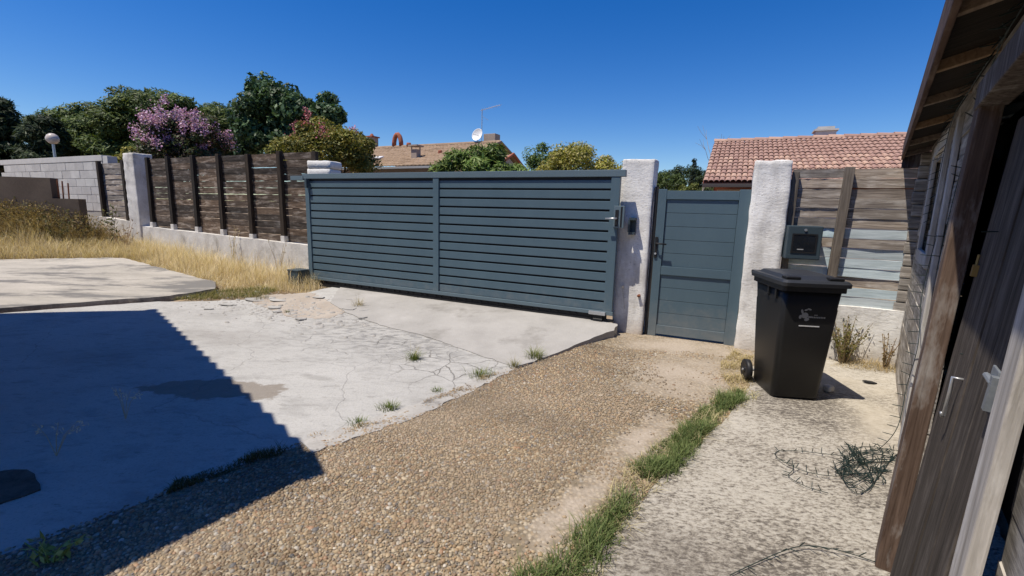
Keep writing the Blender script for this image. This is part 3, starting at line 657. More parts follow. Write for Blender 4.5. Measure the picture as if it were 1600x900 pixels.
# ------------------------------------------------------------------ timber fences
def plank_mesh(name, L, h, t, mat, seed, n=10):
    r = random.Random(seed); vs = []; fs = []; wav = [r.uniform(-1, 1)*.004 for _ in range(n+1)]
    for i in range(n+1):
        x = -L/2+L*i/n; bow = wav[i]
        for y, z in ((-t/2, -h/2), (-t/2, h/2), (t/2, h/2), (t/2, -h/2)):
            vs.append((x, y+bow*.8, z+r.uniform(-.0035, .0035)+bow*.5))
    for i in range(n):
        for k in range(4):
            a, b = i*4+k, i*4+(k+1) % 4; fs.append((a, b, b+4, a+4))
    fs += [(3, 2, 1, 0), (n*4, n*4+1, n*4+2, n*4+3)]
    m = MB(); m.add(vs, fs); return m.mesh(name, mat)
def dark_fence():
    rt = empty('timber_fence', W(-3.0, .34, .4), R_(GA)); tag(rt, 'dark weathered slatted fence along the low wall beside the sliding gate', 'fence')
    posts = [-5.52, -4.68, -3.78, -2.90, -1.97, -1.04, -.15]
    variants = {}
    for i in range(len(posts)-1):
        L = round(posts[i+1]-posts[i]+.02, 2)
        mes = [plank_mesh('slat', L, .122, .026, DARKW, i*10+k) for k in range(4)]
        for row in range(14):
            z = 2.445-row*.1285
            if z < .86: continue
            link('slat', mes[random.randrange(4)], rt, ((posts[i]+posts[i+1])/2+3.0,   .03+random.uniform(-.006, .006), z-.4+random.uniform(-.004, .004)), (R_(random.uniform(2, 8)), R_(random.uniform(-.4, .4)), 0))
    for i, x in enumerate(posts):
        wallz = .80+.025*(-x)
        me = MB().box(-.05, .05, -.055, .02, wallz-.4+.12, 2.53-.4).mesh('post', POSTW, .006)
        p = link('post', me, rt, (x+3.0, 0, random.uniform(-.02, .02)), (R_(random.uniform(-.5, .5)), R_(random.uniform(-.6, .6)), 0))
        link('post_shoe', MB().box(-.055, .055, -.063, .03, wallz-.4-.02, wallz-.4+.12).mesh('post_shoe', PLASTER_D, .008), p)
    rt2 = empty('timber_fence', W(-7.5, .5, .4), R_(GA)); tag(rt2, 'short grey fence section beyond the tall white end post', 'fence')
    mes = [plank_mesh('slat', 1.2, .13, .026, GREYW, 70+k) for k in range(3)]; me2 = [plank_mesh('slat', .62, .13, .026, GREYW, 80+k) for k in range(3)]
    for row in range(11):
        z = 2.40-row*.132
        link('slat', mes[row % 3], rt2, (0, .05, z-.4), (R_(random.uniform(-6, -1)), 0, 0)); 
        link('slat', me2[row % 3], rt2, (.93, .05, z-.4), (R_(random.uniform(-6, -1)), 0, 0))
    for x in (-.55, .62): link('post', box_mesh('post', .10, .08, 1.75, POSTW), rt2, (x, -.02, 1.25))
dark_fence()
def low_wall(name, label, s0, s1, q0, q1, z0, za, zb, mat, seed):
    n = int((s1-s0)/.12); rows = []; 
    m = MB(); L = s1-s0
    nz_ = 7; vs = []; fs = []
    P = []
    for i in range(n+1):
        x = L*i/n; zt = za+(zb-za)*i/n
        prof = [(q0, z0+(zt-z0)*k/nz_) for k in range(nz_+1)] + [(q1, zt), (q1, z0)]
        P += [(x, q, z) for q, z in prof]
    K = nz_+3; P = np.array(P); a = vnoise(P*8, seed); P[:, 1] += np.where(P[:, 1] < (q0+q1)/2, a*.008, 0); P[:, 2] += np.where(P[:, 2] > z0+.1, vnoise(P*5, seed+2)*.006, 0)
    for i in range(n):
        for k in range(K-1): fs.append((i*K+k, (i+1)*K+k, (i+1)*K+k+1, i*K+k+1))
    fs += [tuple(range(K)), tuple(n*K+k for k in reversed(range(K)))]
    m.add(P.tolist(), fs)
    o = link(name, m.mesh(name, mat), None, W(s0, 0, 0), (0, 0, R_(GA))); tag(o, label, 'wall'); return o
low_wall('low_wall', 'low weathered white wall carrying the dark slatted fence', -5.86, .30, .25, .47, 0, .955, .80, PLASTER_D, 5)
low_wall('low_wall', 'short low grey wall under the grey fence section', -8.2, -6.30, .42, .65, .2, 1.12, 1.02, PLASTER_D, 6)
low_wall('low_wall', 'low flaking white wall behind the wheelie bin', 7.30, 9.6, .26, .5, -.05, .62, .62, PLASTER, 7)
def right_fence():
    rt = empty('timber_fence', W(7.9, .33, .6), R_(GA)); tag(rt, 'grey slatted fence with blue-grey lower boards behind the wheelie bin', 'fence')
    kinds = [0, 0, 0, 0, 0, 0, 1, 0, 1, 1, 1, 0, 1, 1]; pitch = .1065
    for row, k in enumerate(kinds):
        z = 2.05-row*pitch
        for x0, x1 in ((7.32, 7.83), (7.83, 9.6)):
            me = plank_mesh('slat', x1-x0-.01, .098, .024, BLUEW if k else GREYW, row*7+int(x0))
            link('slat', me, rt, ((x0+x1)/2-7.9, .0+random.uniform(-.006, .006), z-.6), (R_(random.uniform(-4, 3)), R_(random.uniform(-.4, .4)), 0))
    link('post', box_mesh('post', .085, .06, 1.5, GPOST), rt, (-.08, -.06, .76), (0, R_(1.2), 0))
    link('post', box_mesh('post', .07, .06, 1.45, GPOST), rt, (-.55, -.045, .74))
right_fence()
# ------------------------------------------------------------------ mailbox
def mailbox():
    rt = empty('mailbox', W(7.475, .2, 1.115), R_(GA+6)); tag(rt, 'dark grey wall mailbox hung on the fence above the bin', 'mailbox')
    MB().box(-.165, .165, -.12, .08, 0, .365).build('body', ANTH_D, rt, bevel=.012)
    MB().box(-.105, .105, -.124, -.119, .085, .265).build('window', GLASSD, rt, bevel=.002)
    fr = MB().box(-.12, .12, -.127, -.119, .265, .28).box(-.12, .12, -.127, -.119, .07, .085).box(-.12, -.105, -.127, -.119, .085, .265).box(.105, .12, -.127, -.119, .085, .265).build('window_frame', BLACKP, rt)
    MB().tube([(0, -.119, .32), (0, -.13, .32)], .014, 12).build('lock', STEEL, rt)
    MB().box(-.06, .0, -.1262, -.1245, .105, .115).build('label_strip', plain('grey_print', (.35, .36, .36), .6), rt)
mailbox()

# ------------------------------------------------------------------ wheelie bin
BINM = mottled('bin_plastic', (.009, .009, .0095), (.015, .015, .016), 3, 140, .45, .12, .002, .4, 'object', dirt=((.032, .031, .030), .56, .8), k=0.75)
LIDM = mottled('bin_lid_plastic', (.022, .025, .029), (.034, .037, .042), 4, 140, .45, .12, .002, .5, 'object', k=0.75)
LOGO = plain('pale_print', (.24, .245, .245), .6)
def wheelie_bin():
    rt = empty('wheelie_bin', (2.47, 3.72, .013), R_(-7)); tag(rt, 'black wheelie bin with closed lid and pale printed emblem', 'bin')
    # body lofted from rounded rectangles; front face at y=0 (bottom)
    def ring(w_, y0, y1, z, r, n=5):
        pts = []
        for cx, cy, a0 in ((w_/2-r, y0+r, -90), (w_/2-r, y1-r, 0), (-w_/2+r, y1-r, 90), (-w_/2+r, y0+r, 180)):
            for k in range(n): a = R_(a0+90*k/(n-1)); pts.append((cx+r*math.cos(a), cy+r*math.sin(a), z))
        return pts
    m = MB(); rings = [ring(.365, .02, .42, 0, .05), ring(.385, .0, .44, .03, .05), ring(.43, -.035, .485, .55, .045), ring(.442, -.055, .51, .80, .04), ring(.439, -.05, .505, .815, .04), ring(.45, -.065, .53, .975, .035)]
    for r in rings: m.v += r
    n = len(rings[0])
    for i in range(len(rings)-1):
        for k in range(n): m.f.append((i*n+k, i*n+(k+1) % n, (i+1)*n+(k+1) % n, (i+1)*n+k))
    m.f.append(tuple(reversed(range(n)))); m.f.append(tuple((len(rings)-1)*n+k for k in range(n)))
    body = link('body', m.mesh('body', BINM), rt)
    for p in body.data.polygons: p.use_smooth = len(p.vertices) == 4
    e = body.data
    # rim
    m = MB(); a = ring(.495, -.09, .555, .955, .04); b = ring(.495, -.09, .555, 1.0, .04); m.v += a+b
    for k in range(n): m.f.append((k, (k+1) % n, n+(k+1) % n, n+k))
    m.f += [tuple(reversed(range(n))), tuple(n+k for k in range(n))]; link('rim', m.mesh('rim', BINM), rt)
    for s_ in (-1, 1):
        for y in (.05, .2): MB().box(-.004, .004, 0, .03, .87, .955).build('rim_rib', BINM, rt, (s_*.235, y, 0))
    # lid
    m = MB(); ls = [ring(.525, -.12, .58, 1.0, .04), ring(.53, -.125, .585, 1.03, .045), ring(.505, -.10, .57, 1.048, .045), ring(.44, -.03, .54, 1.05, .05), ring(.39, .02, .52, 1.075, .06), ring(.27, .1, .43, 1.082, .06)]
    for r in ls: m.v += r
    for i in range(len(ls)-1):
        for k in range(n): m.f.append((i*n+k, i*n+(k+1) % n, (i+1)*n+(k+1) % n, (i+1)*n+k))
    m.f.append(tuple(reversed(range(n)))); m.f.append(tuple((len(ls)-1)*n+k for k in range(n)))
    lid = link('lid', m.mesh('lid', LIDM), rt)
    for s_ in (-1, 1): MB().box(-.055, .055, -.06, .04, 1.05, 1.072).build('lid_grip', BINM, lid, (s_*.165, -.005, 0), bevel=.008)
    MB().tube([(-.24, .57, 1.02), (-.23, .63, 1.03), (.23, .63, 1.03), (.24, .57, 1.02)], .016, 8).build('handle_bar', BINM, rt, smooth=True)
    MB().tube([(-.29, .44, .10), (.29, .44, .10)], .012, 8).build('axle', STEEL, rt)
    for s_ in (-1, 1):
        wh = link('wheel', MB().lathe([(.0, -.022), (.06, -.024), (.085, -.026), (.1, -.02), (.1, .02), (.085, .026), (.06, .024), (0, .022)], (0, 0, 0), 22, 'x').mesh('wheel', BLACKP, smooth=True), rt, (s_*.25, .44, .10))
        link('hub', MB().lathe([(0, -.03), (.03, -.03), (.035, -.02), (.035, .02), (.03, .03), (0, .03)], (0, 0, 0), 14, 'x').mesh('hub', BINM, smooth=True), wh)
    # emblem: a curled animal shape with two lines of small print, and a pale strip
    tilt = math.atan2(.03, .25)
    em = empty('emblem', (0, 0, 0)); bpy.data.objects.remove(em)
    def on_face(z): return -.035-(z-.55)*.08
    vs = []; m = MB()
    def blob(cx, cz, rx, rz, n_=12, rot=0):
        b = len(m.v)
        for k in range(n_):
            a = 6.283*k/n_; x, z = rx*math.cos(a), rz*math.sin(a); x, z = x*math.cos(rot)-z*math.sin(rot), x*math.sin(rot)+z*math.cos(rot)
            zz = cz+z; m.v.append((cx+x, on_face(zz)-.0025, zz))
        m.f.append(tuple(b+k for k in range(n_)))
    for cx, cz, rx, rz, ro in ((-.035, .765, .022, .020, 0), (-.022, .742, .016, .011, .4), (-.052, .787, .007, .016, .3), (-.033, .797, .011, .006, .3), (-.016, .802, .014, .006, -.3), (-.058, .755, .009, .014, 0), (-.004, .757, .018, .006, 0)):
        blob(cx*1.45+.01, .755+(cz-.765)*1.45, rx*1.25, rz*1.25, rot=ro)
    m.build('printed_emblem', LOGO, rt)
    m = MB()
    x = .005
    for k in range(9):
        wd = random.uniform(.008, .012); z = .735; m.add([(x, on_face(z)-.0025, z), (x+wd, on_face(z)-.0025, z), (x+wd, on_face(z+.013)-.0025, z+.013), (x, on_face(z+.013)-.0025, z+.013)], [(0, 1, 2, 3)]); x += wd+.003
    x = .03
    for k in range(4):
        wd = random.uniform(.004, .006); z = .757; m.add([(x, on_face(z)-.0025, z), (x+wd, on_face(z)-.0025, z), (x+wd, on_face(z+.008)-.0025, z+.008), (x, on_face(z+.008)-.0025, z+.008)], [(0, 1, 2, 3)]); x += wd+.002
    m.build('printed_lettering', LOGO, rt)
    m = MB(); m.add([(-.075, on_face(.66)-.003, .66), (.085, on_face(.66)-.003, .66), (.085, on_face(.669)-.003, .669), (-.075, on_face(.669)-.003, .669)], [(0, 1, 2, 3)]); m.build('pale_strip', WHITEP, rt)
wheelie_bin()
tag(link('pale_stone', rough_block('pale_stone', .075, .07, .06, STONE, .006, .02, 44), None, (2.90, 3.93, .012), (0, 0, .4)), 'small round pale stone in the shadow beside the bin', 'stone')
tag(MB().prism([(-.06, 0), (-.03, .025), (.03, .03), (.065, .005), (.03, -.02), (-.02, -.025)], 0, .012).build('dark_scrap', BLACKP, None, (3.45, 4.16, .022), (.05, .1, -.3)), 'flat dark scrap lying on pale concrete behind the bin', 'scrap')

# ------------------------------------------------------------------ log shed
SA = R_(-38.505); SD = Vector((.62258, .78256, 0)); RN = Vector((.78256, -.62258, 0))
def S(s, x, z=0): return SD*s + RN*x + Vector((0, 0, z))
def shed():
    rt = empty('garden_shed', S(3.5, 1.8), SA); tag(rt, 'weathered log-board garden shed with tiled eave and dark plank door', 'shed')
    o_s, o_x = 3.5, 1.8
    def bx(name, s0, s1, x0, x1, z0, z1, mat, parent=rt, bevel=.006, rot=(0, 0, 0)):
        me = MB().box(-(x1-x0)/2, (x1-x0)/2, -(s1-s0)/2, (s1-s0)/2, -(z1-z0)/2, (z1-z0)/2).mesh(name, mat, bevel)
        return link(name, me, parent, ((x0+x1)/2-o_x, (s0+s1)/2-o_s, (z0+z1)/2), rot)
    WX = .315; h = .128
    cache = {}
    def log(s0, s1, z, seed):
        L = round(s1-s0, 3)
        key = (L, seed % 3)
        if key not in cache: cache[key] = plank_mesh('wall_board', L, h-.004, .05, SHEDW, int(L*100)+seed % 3, 8)
        link('wall_board', cache[key], rt, (WX+.025-o_x+random.uniform(-.003, .003), (s0+s1)/2-o_s, z), (R_(random.uniform(-2, 2)), 0, math.pi/2))
    for row in range(18):
        z = .07+row*h
        zc = z
        segs = [(3.3, 6.42)] if not (1.28 < zc < 2.14) else [(3.3, 4.46), (5.44, 6.42)]
        segs.append((-1.2, 1.47))
        if zc > 2.0: segs = [(-1.2, 6.42)]
        for s0, s1 in segs: log(s0, s1, z, row)
        if row < 17:   # crossing end logs at the far corner
            me = cache.get('end') or MB().box(-1.55, 1.55, -.03, .03, -h/2+.004, h/2-.004).mesh('end_log', SHEDW, .012); cache['end'] = me
            link('end_log', me, rt, (.225+1.55-o_x+random.uniform(-.012, .012), 6.30-o_s, z+h/2), (0, 0, 0))
    bx('interior_shade_sheet', -1.2, 6.25, .72, .76, 0, 2.42, DARKIN)  # near-black sheet behind the door gap, shade of the interior as colour
    bx('back_wall', -1.25, -1.2, .3, 3.3, 0, 2.3, SHEDW)
    bx('side_wall', -1.2, 6.4, 3.2, 3.25, 0, 2.3, SHEDW)
    # window with shutter frame
    wn = bx('window', 4.48, 5.42, .335, .345, 1.30, 2.14, GLASSD)
    for a in ((4.40, 4.50, 1.22, 2.20), (5.38, 5.48, 1.22, 2.20)): bx('window_trim', a[0], a[1], .285, .314, a[2], a[3], SHEDP)
    bx('window_trim', 4.50, 5.38, .287, .314, 2.10, 2.20, SHEDP); bx('window_trim', 4.50, 5.38, .287, .314, 1.22, 1.32, SHEDP)
    bx('window_bar', 4.92, 4.97, .31, .333, 1.32, 2.10, SHEDP)
    # vertical trim boards on the wall in pale wood
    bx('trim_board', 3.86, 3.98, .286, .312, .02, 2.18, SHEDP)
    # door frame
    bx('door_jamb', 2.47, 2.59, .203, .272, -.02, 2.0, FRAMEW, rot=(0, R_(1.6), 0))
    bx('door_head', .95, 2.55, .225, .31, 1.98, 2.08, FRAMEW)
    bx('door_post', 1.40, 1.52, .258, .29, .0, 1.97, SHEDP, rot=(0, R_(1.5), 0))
    # leaning door leaf made of planks
    lf = empty('door', (.238-o_x, 2.02-o_s, 0)); lf.parent = rt; lf.rotation_euler = (0, R_(3.4), 0)
    for i in range(4):
        link('plank', MB().box(-.016, .016, -.098, .098, .02, 1.92).mesh('plank', DOORW, .004), lf, (random.uniform(-.003, .003), -.30+i*.2, 0), (0, R_(random.uniform(-.15, .15)), 0))
    link('ledge', MB().box(.017, .045, -.38, .38, .25, .37).mesh('ledge', DOORW, .004), lf); link('ledge', MB().box(.017, .045, -.38, .38, 1.5, 1.62).mesh('ledge', DOORW, .004), lf)
    bt = link('bolt_plate', MB().box(-.024, -.017, -.03, .05, 1.12, 1.18).mesh('bolt_plate', DSTEEL, .003), lf, (0, -.34, 0))
    hk = MB().tube([(-.014, .05, 1.04), (-.045, .05, 1.04), (-.042, .055, .99), (-.04, .06, .90), (-.042, .075, .89), (-.045, .075, .905)], .0055, 6).build('hook', STEEL, lf, smooth=True)
    MB().tube([(-.032, -.39, 1.15), (-.032, -.30, 1.15)], .008, 8).box(-.038, -.018, -.405, -.38, 1.08, 1.17).build('bolt', DSTEEL, lf)
    pk = MB().tube([(-.026, .345, 1.40), (-.026, .345, 1.44), (-.026, .365, 1.44), (-.026, .365, 1.40)], .003, 5).box(-.034, -.018, .34, .37, 1.36, 1.402).build('padlock', BRASS, lf)
    # eave: rafters, soffit, fascia, tiles
    slope = R_(15); ez = 2.235
    EX = .10
    for s_ in (-.6, .1, .8, 1.5, 2.2, 2.95, 3.75, 4.65, 5.6, 6.5):
        me = cache.get('raf') or MB().box(-.02, .9, -.02, .02, -.008, .05).mesh('rafter', RAFTW, .004); cache['raf'] = me
        link('rafter', me, rt, (EX+.03-o_x, s_-o_s, ez+.01), (0, -slope, 0))
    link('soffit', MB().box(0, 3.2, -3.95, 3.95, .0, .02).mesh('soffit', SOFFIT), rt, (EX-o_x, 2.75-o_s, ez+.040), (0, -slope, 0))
    bx('fascia', -1.2, 6.62, EX-.012, EX+.012, ez-.015, ez+.17, FASCIA)
    bx('barge_board', 6.62, 6.65, EX, EX+.5, ez-.11, ez+.06, FRAMEW)
    tm = half_tile('eave_tile', .42, .085, .03)
    tm.materials.append(TILE_S)
    for i in range(46):
        for j in range(3):
            link('eave_tile', tm, rt, (EX+.03+.35*j*math.cos(slope)-o_x, -1.1+i*.168-o_s, ez+.12+.35*j*math.sin(slope)+random.uniform(-.004, .004)), (0, -slope+R_(2), R_(random.uniform(-1.5, 1.5))))
def half_tile(name, L, r, drop=.02, n=5):
    """canal tile along +x from its lower edge, convex up"""
    vs = []; fs = []
    for x, rr, z in ((0, r*1.08, .012), (L, r*.92, 0)):
        for t_ in (0, .014):
            for k in range(n+1):
                a = math.pi*k/n; vs.append((x, -(rr-t_)*math.cos(a), (rr-t_)*.75*math.sin(a)+z))
    K = n+1
    for k in range(n):
        fs.append((k, k+1, 2*K+k+1, 2*K+k)); fs.append((k, K+k, K+k+1, k+1))
    m = MB(); m.add(vs, fs); return m.mesh(name)
shed()

# ------------------------------------------------------------------ neighbour houses
def roof_field(name, L, D, pitch_w, rows, mat):
    """corrugated sheet of overlapping tile courses; x along eave, y up the slope"""
    nx = int(L/pitch_w)*6; xs = np.linspace(0, L, nx+1); P = []; F = []
    prof = .035*np.abs(np.sin(math.pi*xs/pitch_w))
    off = 0
    for r in range(rows):
        y0, y1 = D*r/rows, D*(r+1.12)/rows
        jz = rng.normal(0, .006, int(L/pitch_w)+2)[(xs/pitch_w).astype(int)]
        a = np.c_[xs, np.full_like(xs, y0), prof+.035+jz]; b = np.c_[xs, np.full_like(xs, min(y1, D)), prof*.9+.0+jz]; c0 = np.c_[xs, np.full_like(xs, y0), prof*.6-.005]
        P += [c0, a, b]; i = np.arange(nx)+off; n1 = nx+1
        F += [np.c_[i, i+1, i+1+n1, i+n1], np.c_[i+n1, i+1+n1, i+1+2*n1, i+2*n1]]; off += 3*n1
    return mesh_np(name, np.concatenate(P), np.concatenate(F), mat, smooth=False)
def house_right():
    # ridge runs parallel to the street
    rr = (6.83, 16.32); L = 7.4; D = 4.0; zr = 4.05; ze = 2.45
    e = np.array(rr)-OFF*D
    rt = empty('tiled_house', (e[0], e[1], 0), R_(GA)); tag(rt, 'pale low house with red-brown canal tile roof behind the pedestrian gate', 'house')
    # local: x along eave, y up towards ridge
    link('wall', MB().box(.35, L-.2, .45, 7.5, 0, 2.3).mesh('wall', WALLH), rt)
    sl = math.atan2(zr-ze, D)
    rf = link('roof', MB().add([(0, 0, ze), (L, 0, ze), (L, D, zr), (0, D, zr), (L, 2*D, ze), (0, 2*D, ze), (0, 0, ze-.1), (L, 0, ze-.1), (0, D, zr-.1), (L, D, zr-.1), (0, 2*D, ze-.1), (L, 2*D, ze-.1)], [(0, 1, 2, 3), (3, 2, 4, 5), (0, 6, 7, 1), (0, 3, 8, 6), (3, 5, 10, 8), (7, 9, 2, 1), (9, 11, 4, 2), (5, 4, 11, 10)]).mesh('roof', TERRA), rt)
    tm = half_tile('roof_tile', .40, .068, .03, 4); tm.materials.append(TILE_R)
    rows, cols = 13, 41; ry = D/math.cos(sl)/rows; up = MB(); src = [tuple(v.co) for v in tm.vertices]; sf = [tuple(p.vertices) for p in tm.polygons]
    for i in range(cols):
        for j in range(rows):
            y = j*ry*math.cos(sl); z = ze+.02+j*ry*math.sin(sl); ro = Matrix.Rotation(math.pi/2+R_(random.uniform(-1.4, 1.4)), 4, 'Z') @ Matrix.Rotation(-sl+R_(1.5), 4, 'Y')
            lc = Vector((.07+i*.134, y-.04, z+random.uniform(-.006, .006)))
            if j < 7: link('roof_tile', tm, rf, lc, ro.to_euler())
            else: up.add([ro @ Vector(v)+lc for v in src], sf)
    u = link('upper_tiles', up.mesh('upper_tiles', TILE_R), rf); u['kind'] = 'stuff'
    for i in range(14):
        me = bpy.data.meshes.get('ridge_tile_m') or half_tile('ridge_tile_m', .46, .13)
        if not me.materials: me.materials.append(TILE_R)
        link('ridge_tile', me, rf, (i*.41, D, zr+.03))
    link('gutter', MB().box(.0, L, -.14, -.05, ze-.12, ze-.03).mesh('gutter', plain('dark_gutter', (.06, .05, .045), .5), .01), rt)
    ch = link('chimney', MB().box(2.95, 3.5, D+.1, D+.6, zr-.3, zr+.28).mesh('chimney', BLOCKM, .01), rt)
    link('chimney_cap', MB().box(2.9, 3.55, D+.05, D+.65, zr+.28, zr+.33).box(3.0, 3.45, D+.15, D+.55, zr+.33, zr+.42).mesh('chimney_cap', BLOCKM), ch)
    wn = link('window', MB().box(.6, 1.5, .435, .452, 1.05, 2.1).mesh('window', GLASSD), rt)
    link('shutter', MB().box(1.52, 1.95, .41, .448, 1.0, 2.12).mesh('shutter', plain('brown_shutter', (.10, .05, .03), .6)), rt)
house_right()
def house_far():
    rr0 = np.array([-8.15, 25.94]); zr = 4.7; D = 4.0; ze = 3.3; L = 8.2
    e = rr0-OFF*D; rt = empty('tiled_house', (e[0], e[1], 0), R_(GA-1.5)); tag(rt, 'long low house with tan tile roof and satellite dish beyond the sliding gate', 'house')
    sl = math.atan2(zr-ze, D); Ds = math.hypot(D, zr-ze)
    link('wall', MB().box(.3, L-.3, .5, 7.4, 0, ze-.02).mesh('wall', WALLB), rt)
    g = MB().add([(L-.3, .5, ze-.05), (L-.3, D, zr-.12), (L-.3, 2*D-.5, ze-.05), (L-.31, .5, ze-.05), (L-.31, D, zr-.12), (L-.31, 2*D-.5, ze-.05)], [(0, 1, 2), (5, 4, 3)]); link('gable_wall', g.mesh('gable_wall', WALLB), rt)
    r1 = link('roof', roof_field('roof', L, Ds, .21, 13, TILE_T), rt, (0, 0, ze), (sl, 0, 0)); r1['kind'] = 'stuff'
    link('roof_back', MB().add([(0, D, zr), (L, D, zr), (L, 2*D, ze), (0, 2*D, ze)], [(0, 1, 2, 3)]).mesh('roof_back', TILE_T), rt)
    link('verge', MB().tube([(L+.02, -.05, ze+.03), (L+.02, D, zr+.05), (L+.02, 2*D, ze+.03)], .06, 6).mesh('verge', TILE_T), rt)
    link('ridge_cap', MB().tube([(0, D, zr+.02), (L, D, zr+.02)], .10, 8).mesh('ridge_cap', TILE_T), rt)
    link('gutter', MB().box(-.1, L, -.12, -.02, ze-.12, ze-.03).mesh('gutter', plain('zinc_gutter', (.30, .31, .32), .5), .01), rt)
    for x0, x1 in ((1.2, 3.4), (3.9, 6.3)): link('window', MB().box(x0, x1, .47, .49, 1.0, ze-.35).mesh('window', GLASSD), rt)
    c = link('chimney', MB().box(.05, .38, D-.2, D+.3, zr-.2, zr+.6).mesh('chimney', WALLB, .02), rt)
    link('chimney_pot', MB().box(0, .45, D-.25, D+.35, zr+.6, zr+.66).tube([(.2, D, zr+.66), (.2, D, zr+.8)], [.14, .05], 8).mesh('chimney_pot', TERRA), c)
    hp = [(2.0+.24*math.cos(a), D, zr+.1+.58*math.sin(a)) for a in np.linspace(0, math.pi, 10)]
    link('terracotta_hoop', MB().tube(hp, .12, 7).mesh('terracotta_hoop', TERRA, smooth=True), rt)
    link('ridge_vent', MB().tube([(2.75, D, zr+.05), (2.75, D, zr+.22)], [.13, .11], 8).mesh('ridge_vent', TERRA, smooth=True), rt)
    c2 = link('chimney', MB().box(7.1, 7.75, D+.3, D+.8, zr-.3, zr+.5).mesh('chimney', WALLB, .02), rt)
    link('vent_stack', MB().box(5.2, 5.5, 1.2, 1.5, ze+.2, ze+.85).box(5.1, 5.6, 1.1, 1.6, ze+.98, ze+1.04).box(5.2, 5.24, 1.2, 1.24, ze+.85, ze+.98).box(5.46, 5.5, 1.46, 1.5, ze+.85, ze+.98).mesh('vent_stack', WALLB), rt)
    sk = MB().box(2.6, 3.0, 0, .35, .05, .1).mesh('skylight', WHITEP); link('skylight', sk, r1, (.4, 1.2, .03))
    link('roof_vent', MB().tube([(6.1, 2.3, .02), (6.1, 2.3, .14)], [.12, .08], 8).mesh('roof_vent', TERRA), r1)
    dish = MB().lathe([(.0, .10), (.14, .075), (.24, .03), (.30, 0), (.305, -.005), (.24, .045), (0, .12)], (0, 0, 0), 22, 'y'); dm = dish.mesh('satellite_dish', WHITEP, smooth=True)
    d = link('satellite_dish', dm, rt, (6.95, D-.05, zr+.42), (R_(-18), 0, R_(-6))); link('dish_arm', MB().tube([(0, .1, 0), (0, -.28, -.12)], .015, 6).tube([(0, .1, 0), (0, .18, -.45)], .02, 6).mesh('dish_arm', STEEL), d)
    an = link('aerial', MB().tube([(7.0, D+.3, zr), (7.0, D+.3, zr+1.65)], .022, 6).mesh('aerial', STEEL), rt)
    a = MB().tube([(6.95, D+.3, zr+1.6), (8.1, D+.1, zr+1.72)], .014, 5)
    for k in range(9):
        x = 7.0+k*.13; z = zr+1.6+(x-6.95)*.105; a.tube([(x, D+.1, z-.10), (x, D+.35, z+.10)], .007, 4)
    a.tube([(7.05, D+.3, zr+1.3), (7.35, D+.3, zr+1.12)], .01, 4)
    link('aerial_boom', a.mesh('aerial_boom', STEEL), an)
    # annex set back to the right
    ax = link('annex_wall', MB().box(L+.1, L+2.0, -1.0, 3.2, 0, 2.75).mesh('annex_wall', WALLH), rt)
    zr2, ze2, D2 = 3.75, 2.95, 2.1
    link('annex_gable', MB().add([(L+2.0, -1.0, 2.75), (L+2.0, 1.1, zr2-.1), (L+2.0, 3.2, 2.75), (L+1.9, -1.0, 2.75), (L+1.9, 1.1, zr2-.1), (L+1.9, 3.2, 2.75)], [(0, 1, 2), (5, 4, 3), (0, 3, 4, 1), (1, 4, 5, 2)]).mesh('annex_gable', WALLH), rt)
    r2 = link('annex_roof', roof_field('annex_roof', 2.1, math.hypot(D2+.2, .95), .21, 7, TILE_T), rt, (L+.1, -1.2, 2.72), (math.atan2(zr2-2.72, 2.3), 0, 0)); r2['kind'] = 'stuff'
    link('annex_roof_back', MB().add([(L+.1, 1.1, zr2), (L+2.2, 1.1, zr2), (L+2.2, 3.4, 2.72), (L+.1, 3.4, 2.72)], [(0, 1, 2, 3)]).mesh('annex_roof_back', TILE_T), rt)
    link('annex_verge', MB().tube([(L+2.2, -1.2, 2.74), (L+2.2, 1.1, zr2+.03), (L+2.2, 3.4, 2.74)], .06, 6).mesh('annex_verge', TERRA), rt)
house_far()
